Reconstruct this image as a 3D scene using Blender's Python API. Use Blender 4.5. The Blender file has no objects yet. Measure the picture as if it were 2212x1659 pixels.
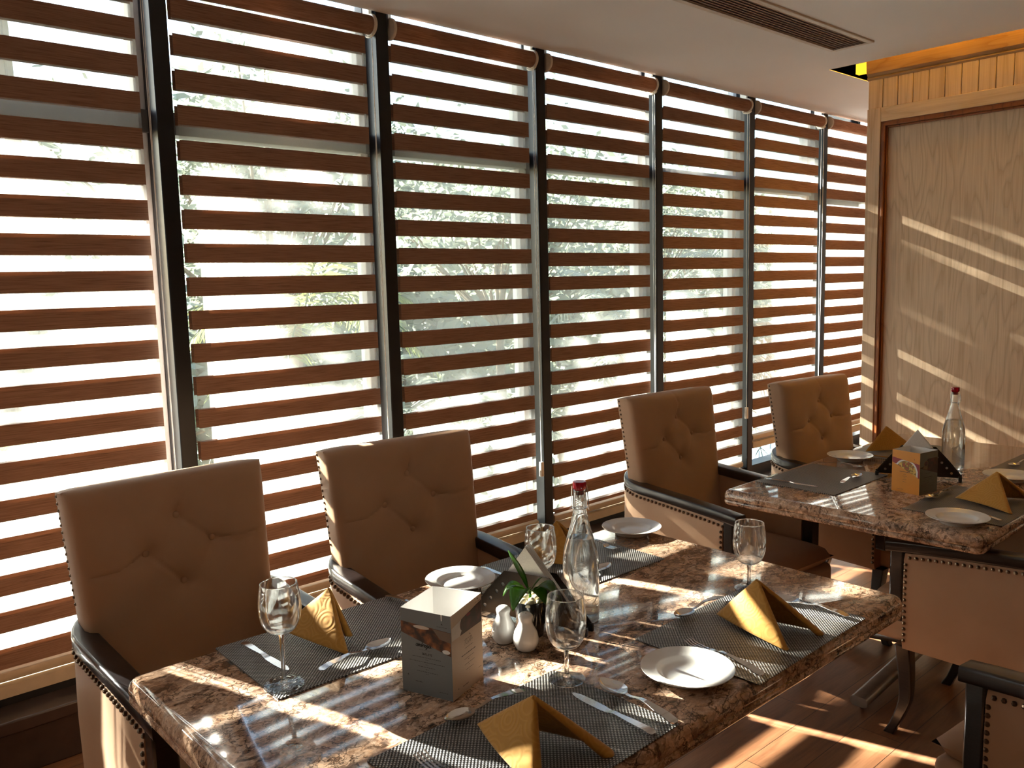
import bpy, bmesh, math, random
from mathutils import Vector, Matrix
PI = math.pi
random.seed(7)
SC = bpy.context.scene
COL = SC.collection

# ------------------------------------------------------------------ camera
cam_d = bpy.data.cameras.new('camera')
cam = bpy.data.objects.new('camera', cam_d); COL.objects.link(cam)
cam_d.sensor_fit = 'HORIZONTAL'; cam_d.sensor_width = 36.0; cam_d.lens = 29.92
cam_d.clip_start = 0.02; cam_d.clip_end = 600
R_ = Vector((0.740, -0.672, -0.025)); W_ = Vector((0.665, 0.737, -0.119)).normalized()
R_ = (R_ - W_ * R_.dot(W_)).normalized(); U_ = R_.cross(W_)
m3 = Matrix((R_, U_, -W_)).transposed()
cam.matrix_world = Matrix.Translation((-0.2794, -3.0605, 1.5292)) @ m3.to_4x4()
SC.camera = cam

# ------------------------------------------------------------------ view, world, sun
SC.view_settings.view_transform = 'Standard'
SC.view_settings.look = 'None'
SC.view_settings.gamma = 1.0
SC.view_settings.use_curve_mapping = False
SC.view_settings.exposure = 3.75
SC.cycles.use_denoising = True
SC.cycles.max_bounces = 10
SC.cycles.diffuse_bounces = 5
SC.cycles.glossy_bounces = 4
SC.cycles.transmission_bounces = 10
SC.cycles.transparent_max_bounces = 24
SC.cycles.sample_clamp_indirect = 6.0
SC.cycles.caustics_reflective = False
SC.cycles.caustics_refractive = False

SUN_DIR = Vector((0.294, -1.0, -0.45)).normalized()      # the way sunlight travels
w = bpy.data.worlds.new('sky'); SC.world = w; w.use_nodes = True
nt = w.node_tree; nt.nodes.clear()
bg = nt.nodes.new('ShaderNodeBackground'); ow = nt.nodes.new('ShaderNodeOutputWorld')
sk = nt.nodes.new('ShaderNodeTexSky'); sk.sky_type = 'NISHITA'; sk.sun_disc = False
sk.sun_elevation = math.radians(23.4); sk.sun_rotation = math.radians(-16)
sk.dust_density = 0.8; sk.air_density = 1.2; sk.ozone_density = 2.0
bg.inputs['Strength'].default_value = 0.06
nt.links.new(sk.outputs[0], bg.inputs['Color']); nt.links.new(bg.outputs[0], ow.inputs[0])

sd = bpy.data.lights.new('sun', 'SUN'); sd.energy = 8.0; sd.angle = math.radians(0.55)
sd.color = (1.0, 0.95, 0.86)
so = bpy.data.objects.new('sun', sd); COL.objects.link(so)
so.rotation_euler = SUN_DIR.to_track_quat('-Z', 'Y').to_euler(); so.location = (-3, 10, 8)


# ------------------------------------------------------------------ material helpers
def newmat(name):
    m = bpy.data.materials.new(name); m.use_nodes = True
    t = m.node_tree; t.nodes.clear()
    o = t.nodes.new('ShaderNodeOutputMaterial')
    return m, t, o

def nd(t, typ, **kw):
    n = t.nodes.new(typ)
    for k, v in kw.items():
        if k in n.inputs and not hasattr(n, k): n.inputs[k].default_value = v
        else:
            try: setattr(n, k, v)
            except Exception: n.inputs[k].default_value = v
    return n

def princ(t, o, color=(0.5, 0.5, 0.5), rough=0.5, metal=0.0, coat=0.0, spec=0.5, sheen=0.0):
    b = t.nodes.new('ShaderNodeBsdfPrincipled')
    b.inputs['Base Color'].default_value = (*color, 1)
    b.inputs['Roughness'].default_value = rough
    b.inputs['Metallic'].default_value = metal
    b.inputs['Coat Weight'].default_value = coat
    b.inputs['Coat Roughness'].default_value = 0.08
    b.inputs['Specular IOR Level'].default_value = spec
    b.inputs['Sheen Weight'].default_value = sheen
    t.links.new(b.outputs[0], o.inputs[0])
    return b

def mapping(t, scale=(1, 1, 1), rot=(0, 0, 0), loc=(0, 0, 0), src='Object'):
    tc = t.nodes.new('ShaderNodeTexCoord'); mp = t.nodes.new('ShaderNodeMapping')
    mp.inputs['Scale'].default_value = scale; mp.inputs['Rotation'].default_value = rot; mp.inputs['Location'].default_value = loc
    t.links.new(tc.outputs[src], mp.inputs[0]); return mp.outputs[0]

def noise(t, vec, scale, detail=4, rough=0.5, dist=0.0):
    n = t.nodes.new('ShaderNodeTexNoise')
    n.inputs['Scale'].default_value = scale; n.inputs['Detail'].default_value = detail
    n.inputs['Roughness'].default_value = rough; n.inputs['Distortion'].default_value = dist
    if vec: t.links.new(vec, n.inputs['Vector'])
    return n

def ramp(t, fac, stops, interp='LINEAR'):
    r = t.nodes.new('ShaderNodeValToRGB'); r.color_ramp.interpolation = interp
    e = r.color_ramp.elements
    while len(e) < len(stops): e.new(0.5)
    for i, (p, c) in enumerate(stops):
        e[i].position = p; e[i].color = (*c, 1) if len(c) == 3 else c
    if fac is not None: t.links.new(fac, r.inputs[0])
    return r.outputs[0]

def math_(t, op, a, b=None, clamp=False):
    n = t.nodes.new('ShaderNodeMath'); n.operation = op; n.use_clamp = clamp
    for i, x in enumerate((a, b)):
        if x is None: continue
        if isinstance(x, (int, float)): n.inputs[i].default_value = x
        else: t.links.new(x, n.inputs[i])
    return n.outputs[0]

def mixc(t, fac, a, b, mode='MIX'):
    n = t.nodes.new('ShaderNodeMix'); n.data_type = 'RGBA'; n.blend_type = mode
    for s, x in ((n.inputs[0], fac), (n.inputs[6], a), (n.inputs[7], b)):
        if isinstance(x, (int, float)): s.default_value = x
        elif isinstance(x, tuple): s.default_value = (*x, 1)
        else: t.links.new(x, s)
    return n.outputs[2]

def bump(t, h, strength=0.2, dist=0.001):
    b = t.nodes.new('ShaderNodeBump'); b.inputs['Strength'].default_value = strength; b.inputs['Distance'].default_value = dist
    t.links.new(h, b.inputs['Height']); return b.outputs[0]

def plain(name, color, rough=0.5, metal=0.0, coat=0.0, spec=0.5, var=0.06, vscale=30, bumpy=0.0):
    m, t, o = newmat(name); b = princ(t, o, color, rough, metal, coat, spec)
    v = mapping(t); n = noise(t, v, vscale, 3)
    c = ramp(t, n.outputs[0], [(0.3, tuple(x * (1 - var) for x in color)), (0.7, tuple(min(1, x * (1 + var)) for x in color))])
    t.links.new(c, b.inputs['Base Color'])
    if bumpy: t.links.new(bump(t, n.outputs[0], bumpy, 0.002), b.inputs['Normal'])
    return m

M = {}
def mats():
    # --- tan leather
    m, t, o = newmat('tan_leather'); b = princ(t, o, (0.5, 0.3, 0.17), 0.5, spec=0.32)
    v = mapping(t); n = noise(t, v, 6, 3); g = t.nodes.new('ShaderNodeTexVoronoi'); g.inputs['Scale'].default_value = 420; t.links.new(v, g.inputs['Vector'])
    t.links.new(ramp(t, n.outputs[0], [(0.3, (0.43, 0.265, 0.165)), (0.7, (0.48, 0.305, 0.195))]), b.inputs['Base Color'])
    t.links.new(bump(t, g.outputs['Distance'], 0.12, 0.0006), b.inputs['Normal']); M['leather'] = m
    # --- black lacquered wood
    m, t, o = newmat('black_lacquered_wood'); b = princ(t, o, (0.012, 0.008, 0.008), 0.28, coat=0.4)
    v = mapping(t, (3, 3, 40)); n = noise(t, v, 6, 4)
    t.links.new(ramp(t, n.outputs[0], [(0.3, (0.008, 0.005, 0.005)), (0.75, (0.022, 0.013, 0.012))]), b.inputs['Base Color']); M['lacquer'] = m
    M['nail'] = plain('aged_brass_nail', (0.16, 0.11, 0.075), 0.32, 1.0)
    M['steel'] = plain('polished_steel', (0.72, 0.72, 0.73), 0.14, 1.0, var=0.03)
    M['brushed'] = plain('brushed_steel', (0.42, 0.43, 0.43), 0.33, 1.0, var=0.08)
    M['alu_black'] = plain('black_window_aluminium', (0.009, 0.009, 0.011), 0.36, 0.0, coat=0.0, spec=0.35)
    M['alu_grey'] = plain('pale_outer_window_aluminium', (0.62, 0.64, 0.66), 0.45)
    M['alu_dark'] = plain('grey_transom_aluminium', (0.10, 0.10, 0.10), 0.5)
    M['beige'] = plain('beige_blind_rail', (0.52, 0.42, 0.31), 0.45)
    M['cream'] = plain('cream_plastic', (0.72, 0.66, 0.56), 0.4)
    M['white_bead'] = plain('white_bead_plastic', (0.85, 0.84, 0.8), 0.35)
    M['ceramic'] = plain('white_ceramic', (0.70, 0.695, 0.69), 0.12, coat=0.3, var=0.02)
    M['black_gloss'] = plain('black_glazed_pot', (0.010, 0.010, 0.011), 0.12, coat=0.5)
    M['pebble'] = plain('cream_pebble', (0.80, 0.72, 0.56), 0.45, var=0.12, vscale=60)
    M['paper'] = plain('white_card', (0.82, 0.81, 0.80), 0.7, var=0.02)
    M['tissue'] = plain('white_tissue_paper', (0.84, 0.83, 0.81), 0.9, var=0.05, vscale=300, bumpy=0.3)
    M['holder'] = plain('dark_perforated_metal', (0.05, 0.042, 0.036), 0.3, 0.9)
    M['rubber'] = plain('black_rubber', (0.015, 0.015, 0.015), 0.6)
    M['ceil'] = plain('ceiling_paint', (0.80, 0.81, 0.83), 0.8, var=0.02, vscale=2)
    M['wallp'] = plain('room_wall_paint', (0.075, 0.06, 0.05), 0.8, var=0.03, vscale=2)
    M['cove'] = plain('yellow_cove_paint', (0.62, 0.50, 0.22), 0.8, var=0.02)
    M['sill'] = plain('dark_stained_sill', (0.040, 0.024, 0.020), 0.34, coat=0.2, var=0.3, vscale=12)
    M['vent'] = plain('ceiling_vent_frame_paint', (0.62, 0.57, 0.51), 0.6)
    M['vent_dark'] = plain('brown_vent_slat', (0.12, 0.085, 0.07), 0.5)
    M['pave'] = plain('pale_paving', (0.10, 0.105, 0.09), 0.85, var=0.25, vscale=0.4)
    m, t, o = newmat('white_terrace_tile'); b = princ(t, o, (0.8, 0.78, 0.72), 0.6)
    br = t.nodes.new('ShaderNodeTexBrick'); br.offset = 0.0; br.inputs['Scale'].default_value = 1.0; br.inputs['Brick Width'].default_value = 0.6; br.inputs['Row Height'].default_value = 0.6; br.inputs['Mortar Size'].default_value = 0.006
    br.inputs['Color1'].default_value = (0.80, 0.78, 0.72, 1); br.inputs['Color2'].default_value = (0.76, 0.74, 0.69, 1); br.inputs['Mortar'].default_value = (0.4, 0.38, 0.34, 1)
    t.links.new(mapping(t), br.inputs['Vector']); t.links.new(br.outputs['Color'], b.inputs['Base Color']); M['tile'] = m
    M['bwall'] = plain('white_facade', (0.72, 0.73, 0.74), 0.8)
    M['bwin'] = plain('blue_grey_window_glass', (0.20, 0.25, 0.30), 0.2)
    M['trunk'] = plain('palm_trunk_bark', (0.22, 0.17, 0.11), 0.9, var=0.3, vscale=6)
    M['ink'] = plain('black_ink', (0.012, 0.012, 0.014), 0.7)
    M['ink_soft'] = plain('grey_ink', (0.055, 0.055, 0.06), 0.7)
    M['soil'] = plain('dark_soil', (0.03, 0.022, 0.016), 0.95)
    # --- leaves
    def leaf(name, c1, c2, tr, trc, rough):
        m, t, o = newmat(name)
        b = princ(t, o, c1, rough); v = mapping(t); n = noise(t, v, 9, 3)
        t.links.new(ramp(t, n.outputs[0], [(0.3, c1), (0.7, c2)]), b.inputs['Base Color'])
        tl = nd(t, 'ShaderNodeBsdfTranslucent'); tl.inputs[0].default_value = (*trc, 1)
        mx = t.nodes.new('ShaderNodeMixShader'); mx.inputs[0].default_value = tr
        t.links.new(b.outputs[0], mx.inputs[1]); t.links.new(tl.outputs[0], mx.inputs[2]); t.links.new(mx.outputs[0], o.inputs[0])
        return m
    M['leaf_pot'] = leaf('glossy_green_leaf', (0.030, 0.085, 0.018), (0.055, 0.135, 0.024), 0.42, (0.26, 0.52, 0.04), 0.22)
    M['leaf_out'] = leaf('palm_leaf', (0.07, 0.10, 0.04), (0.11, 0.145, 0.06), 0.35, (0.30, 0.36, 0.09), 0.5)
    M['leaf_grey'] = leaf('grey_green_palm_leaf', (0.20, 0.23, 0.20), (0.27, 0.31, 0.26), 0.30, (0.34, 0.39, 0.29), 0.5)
    # --- thin clear glass wall
    def thin(name, tint, base):
        m, t, o = newmat(name)
        tr = t.nodes.new('ShaderNodeBsdfTransparent'); tr.inputs[0].default_value = (*tint, 1)
        g = t.nodes.new('ShaderNodeBsdfGlossy'); g.inputs['Roughness'].default_value = 0.02
        lw = t.nodes.new('ShaderNodeLayerWeight'); lw.inputs['Blend'].default_value = base
        f = math_(t, 'MULTIPLY', lw.outputs['Fresnel'], 1.0)
        mx = t.nodes.new('ShaderNodeMixShader'); t.links.new(f, mx.inputs[0])
        t.links.new(tr.outputs[0], mx.inputs[1]); t.links.new(g.outputs[0], mx.inputs[2]); t.links.new(mx.outputs[0], o.inputs[0])
        return m
    M['pane'] = thin('window_glass', (0.93, 0.96, 0.96), 0.12)
    
    def solid(name, col, ior, tmix):
        m, t, o = newmat(name)
        g = t.nodes.new('ShaderNodeBsdfGlass'); g.inputs['IOR'].default_value = ior; g.inputs['Color'].default_value = (*col, 1); g.inputs['Roughness'].default_value = 0.0
        tr = t.nodes.new('ShaderNodeBsdfTransparent'); tr.inputs[0].default_value = (*col, 1)
        mx = t.nodes.new('ShaderNodeMixShader'); mx.inputs[0].default_value = tmix
        t.links.new(g.outputs[0], mx.inputs[1]); t.links.new(tr.outputs[0], mx.inputs[2]); t.links.new(mx.outputs[0], o.inputs[0])
        return m
    M['glass'] = solid('solid_clear_glass', (0.98, 0.985, 0.985), 1.47, 0.12)
    M['wine'] = solid('thin_clear_glass', (0.985, 0.99, 0.99), 1.45, 0.25)
    M['water'] = solid('clear_water', (0.98, 0.99, 0.99), 1.33, 0.10)
    m, t, o = newmat('red_translucent_cap'); b = princ(t, o, (0.45, 0.008, 0.02), 0.15, coat=0.3); b.inputs['Transmission Weight'].default_value = 0.35; M['red'] = m
    # --- blind fabric: opaque woodgrain band and sheer band
    m, t, o = newmat('woodgrain_blind_band')
    v = mapping(t, (5, 1, 150)); n = noise(t, v, 1.6, 6, 0.65)
    c = ramp(t, n.outputs[0], [(0.28, (0.16, 0.088, 0.06)), (0.5, (0.32, 0.19, 0.135)), (0.75, (0.44, 0.27, 0.195))])
    df = t.nodes.new('ShaderNodeBsdfDiffuse'); t.links.new(c, df.inputs[0])
    tl = t.nodes.new('ShaderNodeBsdfTranslucent'); t.links.new(mixc(t, 0.6, c, (0.38, 0.19, 0.085)), tl.inputs[0])
    mx = t.nodes.new('ShaderNodeMixShader'); mx.inputs[0].default_value = 0.20
    t.links.new(df.outputs[0], mx.inputs[1]); t.links.new(tl.outputs[0], mx.inputs[2]); t.links.new(mx.outputs[0], o.inputs[0]); M['band'] = m
    m, t, o = newmat('sheer_blind_mesh')
    tr = t.nodes.new('ShaderNodeBsdfTransparent'); tr.inputs[0].default_value = (0.98, 0.97, 0.95, 1)
    v = mapping(t, (900, 1, 260)); wv = noise(t, v, 1.0, 2)
    df = t.nodes.new('ShaderNodeBsdfDiffuse'); df.inputs[0].default_value = (0.72, 0.72, 0.70, 1)
    tl = t.nodes.new('ShaderNodeBsdfTranslucent'); tl.inputs[0].default_value = (0.80, 0.82, 0.82, 1)
    m1 = t.nodes.new('ShaderNodeMixShader'); m1.inputs[0].default_value = 0.55
    t.links.new(df.outputs[0], m1.inputs[1]); t.links.new(tl.outputs[0], m1.inputs[2])
    mx = t.nodes.new('ShaderNodeMixShader'); t.links.new(math_(t, 'ADD', math_(t, 'MULTIPLY', wv.outputs[0], 0.03), 0.118), mx.inputs[0])
    t.links.new(tr.outputs[0], mx.inputs[1]); t.links.new(m1.outputs[0], mx.inputs[2]); t.links.new(mx.outputs[0], o.inputs[0]); M['sheer'] = m
    # --- granite
    m, t, o = newmat('brown_granite'); b = princ(t, o, (0.4, 0.25, 0.15), 0.07, spec=0.6, coat=0.35); b.inputs['Coat Roughness'].default_value = 0.02
    v = mapping(t, (1.0, 1.45, 1.4), (0, 0, math.radians(-35)))
    warp = noise(t, v, 9, 5, 0.6)
    vv = t.nodes.new('ShaderNodeVectorMath'); vv.operation = 'MULTIPLY_ADD'
    t.links.new(warp.outputs['Color'], vv.inputs[0]); vv.inputs[1].default_value = (0.16, 0.16, 0.16); t.links.new(v, vv.inputs[2])
    n1 = noise(t, vv.outputs[0], 13, 7, 0.66)
    n2 = noise(t, vv.outputs[0], 24, 6, 0.65)
    base = ramp(t, n1.outputs[0], [(0.26, (0.04, 0.031, 0.030)), (0.35, (0.22, 0.135, 0.095)), (0.41, (0.48, 0.31, 0.205)), (0.53, (0.66, 0.48, 0.36)), (0.62, (0.55, 0.41, 0.32)), (0.74, (0.78, 0.66, 0.54))])
    patch = ramp(t, n2.outputs[0], [(0.34, (0.045, 0.035, 0.034)), (0.40, (0.45, 0.38, 0.33)), (0.47, (1, 1, 1)), (0.66, (1.1, 1.0, 0.9))])
    c1 = mixc(t, 0.85, base, patch, 'MULTIPLY')
    vo = t.nodes.new('ShaderNodeTexVoronoi'); vo.feature = 'DISTANCE_TO_EDGE'; vo.inputs['Scale'].default_value = 34; t.links.new(vv.outputs[0], vo.inputs['Vector'])
    crack = ramp(t, vo.outputs['Distance'], [(0.0, (0.02, 0.02, 0.02)), (0.03, (0.15, 0.13, 0.13)), (0.075, (1, 1, 1))])
    n3 = noise(t, v, 11, 4); cm = ramp(t, n3.outputs[0], [(0.42, (0, 0, 0)), (0.50, (1, 1, 1))])
    dark = mixc(t, 1.0, (1, 1, 1), crack, 'MULTIPLY')
    crk = mixc(t, math_(t, 'MULTIPLY', cm, 0.8), (1, 1, 1), dark)
    c2 = mixc(t, 1.0, c1, crk, 'MULTIPLY')
    vc = t.nodes.new('ShaderNodeTexVoronoi'); vc.inputs['Scale'].default_value = 58; t.links.new(vv.outputs[0], vc.inputs['Vector'])
    sc_ = t.nodes.new('ShaderNodeSeparateColor'); t.links.new(vc.outputs['Color'], sc_.inputs[0])
    c2 = mixc(t, 0.8, c2, ramp(t, sc_.outputs[0], [(0.0, (0.42, 0.36, 0.33)), (0.22, (0.78, 0.74, 0.72)), (0.6, (1.0, 1.0, 1.0)), (1.0, (1.25, 1.2, 1.15))]), 'MULTIPLY')
    fine = noise(t, v, 120, 3, 0.7); c3 = mixc(t, 0.5, c2, ramp(t, fine.outputs[0], [(0.35, (0.5, 0.45, 0.42)), (0.6, (1.1, 1.1, 1.1))]), 'MULTIPLY')
    t.links.new(c3, b.inputs['Base Color']); M['granite'] = m
    # --- light ash wood, grain along local Z
    def ash(name, base, dark, scl=(1, 1, 1), cath=True, axis='Z'):
        m, t, o = newmat(name); b = princ(t, o, base, 0.38, spec=0.4)
        s = (5.0 * scl[0], 5.0 * scl[1], 0.75 * scl[2]) if axis == 'Z' else (5, 0.75, 5)
        v = mapping(t, s)
        n0 = noise(t, v, 0.9, 3, 0.5)
        n0s = math_(t, 'MULTIPLY', n0.outputs[0], 16.0 if cath else 9.0)
        rings = math_(t, 'FRACT', n0s)
        rr = ramp(t, rings, [(0.0, dark), (0.25, base), (0.75, tuple(x * 1.06 for x in base)), (1.0, tuple(x * 0.9 for x in base))])
        v2 = mapping(t, (s[0] * 26, s[1] * 26, s[2] * 4) if axis == 'Z' else (130, 3, 130)); n1 = noise(t, v2, 1.0, 4, 0.6)
        fi = ramp(t, n1.outputs[0], [(0.35, (0.86, 0.80, 0.74)), (0.6, (1.02, 1.02, 1.02))])
        t.links.new(mixc(t, 0.75, rr, fi, 'MULTIPLY'), b.inputs['Base Color'])
        return m
    M['ash'] = ash('light_ash_panel', (0.69, 0.53, 0.38), (0.59, 0.425, 0.28))
    M['ash_rail'] = ash('light_ash_rail', (0.68, 0.52, 0.37), (0.59, 0.43, 0.28), cath=False, axis='Y')
    M['ash_stile'] = ash('light_ash_stile', (0.68, 0.51, 0.36), (0.56, 0.39, 0.25), (1.6, 1.6, 0.6), cath=False)
    M['cherry'] = ash('red_brown_moulding', (0.26, 0.085, 0.022), (0.17, 0.05, 0.012), cath=False)
    M['crown'] = ash('orange_brown_crown', (0.50, 0.30, 0.13), (0.40, 0.21, 0.08), cath=False, axis='Y')
    # --- floor planks along X
    m, t, o = newmat('wood_plank_floor'); b = princ(t, o, (0.3, 0.15, 0.07), 0.32, spec=0.5)
    br = t.nodes.new('ShaderNodeTexBrick'); br.offset = 0.37; br.inputs['Scale'].default_value = 1.0
    br.inputs['Brick Width'].default_value = 1.2; br.inputs['Row Height'].default_value = 0.15; br.inputs['Mortar Size'].default_value = 0.0012; br.inputs['Mortar Smooth'].default_value = 0.1
    br.inputs['Color1'].default_value = (0.0, 0.0, 0.0, 1); br.inputs['Color2'].default_value = (1, 1, 1, 1); br.inputs['Mortar'].default_value = (0.5, 0.5, 0.5, 1)
    v = mapping(t); t.links.new(v, br.inputs['Vector'])
    v2 = mapping(t, (1.2, 9, 1)); va = t.nodes.new('ShaderNodeVectorMath'); va.operation = 'ADD'
    t.links.new(v2, va.inputs[0]); t.links.new(br.outputs['Color'], va.inputs[1])
    n = noise(t, va.outputs[0], 2.2, 6, 0.6, 0.6)
    v3 = mapping(t, (4, 90, 1)); n2 = noise(t, v3, 1.5, 3)
    c = ramp(t, n.outputs[0], [(0.25, (0.13, 0.055, 0.028)), (0.5, (0.25, 0.115, 0.058)), (0.75, (0.33, 0.165, 0.085))])
    c = mixc(t, 0.5, c, ramp(t, n2.outputs[0], [(0.3, (0.7, 0.66, 0.62)), (0.65, (1.05, 1.05, 1.05))]), 'MULTIPLY')
    c = mixc(t, br.outputs['Fac'], c, (0.03, 0.015, 0.01)); t.links.new(c, b.inputs['Base Color']); M['floor'] = m
    # --- woven vinyl placemat
    m, t, o = newmat('woven_vinyl_mat'); b = princ(t, o, (0.1, 0.1, 0.1), 0.36, spec=0.6)
    P = 0.0078
    v = mapping(t, (2 * PI / P, 2 * PI / P, 1)); sx = t.nodes.new('ShaderNodeSeparateXYZ'); t.links.new(v, sx.inputs[0])
    pr = math_(t, 'MULTIPLY', math_(t, 'SINE', sx.outputs[0]), math_(t, 'SINE', sx.outputs[1]))
    nn = noise(t, mapping(t), 500, 2)
    hf = math_(t, 'ADD', pr, math_(t, 'MULTIPLY', math_(t, 'SUBTRACT', nn.outputs[0], 0.5), 0.35))
    t.links.new(ramp(t, hf, [(0.05, (0.020, 0.018, 0.018)), (0.30, (0.13, 0.12, 0.112)), (0.70, (0.50, 0.475, 0.45))]), b.inputs['Base Color'])
    t.links.new(bump(t, pr, 0.7, 0.0014), b.inputs['Normal']); M['mat'] = m
    # --- gold napkin cloth with woven swirls
    m, t, o = newmat('gold_damask_cloth'); b = princ(t, o, (0.55, 0.29, 0.05), 0.75, spec=0.25, sheen=0.25)
    v = mapping(t); vo = t.nodes.new('ShaderNodeTexVoronoi'); vo.inputs['Scale'].default_value = 24; t.links.new(v, vo.inputs['Vector'])
    sw = math_(t, 'SINE', math_(t, 'MULTIPLY', vo.outputs['Distance'], 34.0))
    n = noise(t, v, 700, 2)
    t.links.new(ramp(t, sw, [(0.0, (0.47, 0.23, 0.040)), (1.0, (0.52, 0.265, 0.052))]), b.inputs['Base Color'])
    t.links.new(bump(t, math_(t, 'ADD', sw, math_(t, 'MULTIPLY', n.outputs[0], 0.8)), 0.18, 0.0012), b.inputs['Normal']); M['cloth'] = m
    # --- printed card colours
    M['card_grey'] = plain('blue_grey_printed_card', (0.185, 0.20, 0.215), 0.5, var=0.05, vscale=3)
    M['card_peach'] = plain('peach_printed_card', (0.66, 0.55, 0.46), 0.5, var=0.03, vscale=3)
    M['card_orange'] = plain('orange_printed_card', (0.72, 0.29, 0.035), 0.45, var=0.08, vscale=8)
    M['card_dark'] = plain('slate_printed_card', (0.15, 0.16, 0.155), 0.5, var=0.06, vscale=6)
    def food(name, stops, sc):
        m, t, o = newmat(name); b = princ(t, o, (0.3, 0.1, 0.05), 0.4)
        v = mapping(t); n = noise(t, v, sc * 0.6, 3); vv = t.nodes.new('ShaderNodeVectorMath'); vv.operation = 'MULTIPLY_ADD'
        t.links.new(n.outputs['Color'], vv.inputs[0]); vv.inputs[1].default_value = (0.02,) * 3; t.links.new(v, vv.inputs[2])
        vo = t.nodes.new('ShaderNodeTexVoronoi'); vo.inputs['Scale'].default_value = sc; t.links.new(vv.outputs[0], vo.inputs['Vector'])
        n2 = noise(t, v, sc * 3, 4); f = math_(t, 'ADD', math_(t, 'MULTIPLY', vo.outputs['Distance'], 0.9), math_(t, 'MULTIPLY', math_(t, 'SUBTRACT', n2.outputs[0], 0.5), 0.6))
        t.links.new(ramp(t, f, stops), b.inputs['Base Color']); return m
    M['food_fried'] = food('printed_fried_food', [(0.10, (0.36, 0.12, 0.03)), (0.38, (0.17, 0.05, 0.014)), (0.6, (0.05, 0.015, 0.007)), (0.85, (0.012, 0.006, 0.006))], 48)
    M['food_berry'] = food('printed_dark_berries', [(0.10, (0.10, 0.025, 0.022)), (0.4, (0.035, 0.012, 0.012)), (0.8, (0.012, 0.006, 0.007))], 55)
    M['food_pasta'] = food('printed_pasta', [(0.08, (0.75, 0.55, 0.18)), (0.35, (0.62, 0.38, 0.06)), (0.55, (0.16, 0.10, 0.02)), (0.8, (0.50, 0.08, 0.03))], 110)
    M['print_red'] = plain('printed_maroon', (0.28, 0.03, 0.045), 0.5)
    M['print_brown'] = plain('printed_brown_crock', (0.20, 0.13, 0.09), 0.5)
    M['print_white'] = plain('printed_white', (0.78, 0.76, 0.74), 0.5)
    M['led'] = None
    m, t, o = newmat('yellow_cove_lamp'); e = t.nodes.new('ShaderNodeEmission'); e.inputs[0].default_value = (1.0, 0.60, 0.03, 1); e.inputs[1].default_value = 0.12
    t.links.new(e.outputs[0], o.inputs[0]); M['led'] = m
mats()


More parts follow.
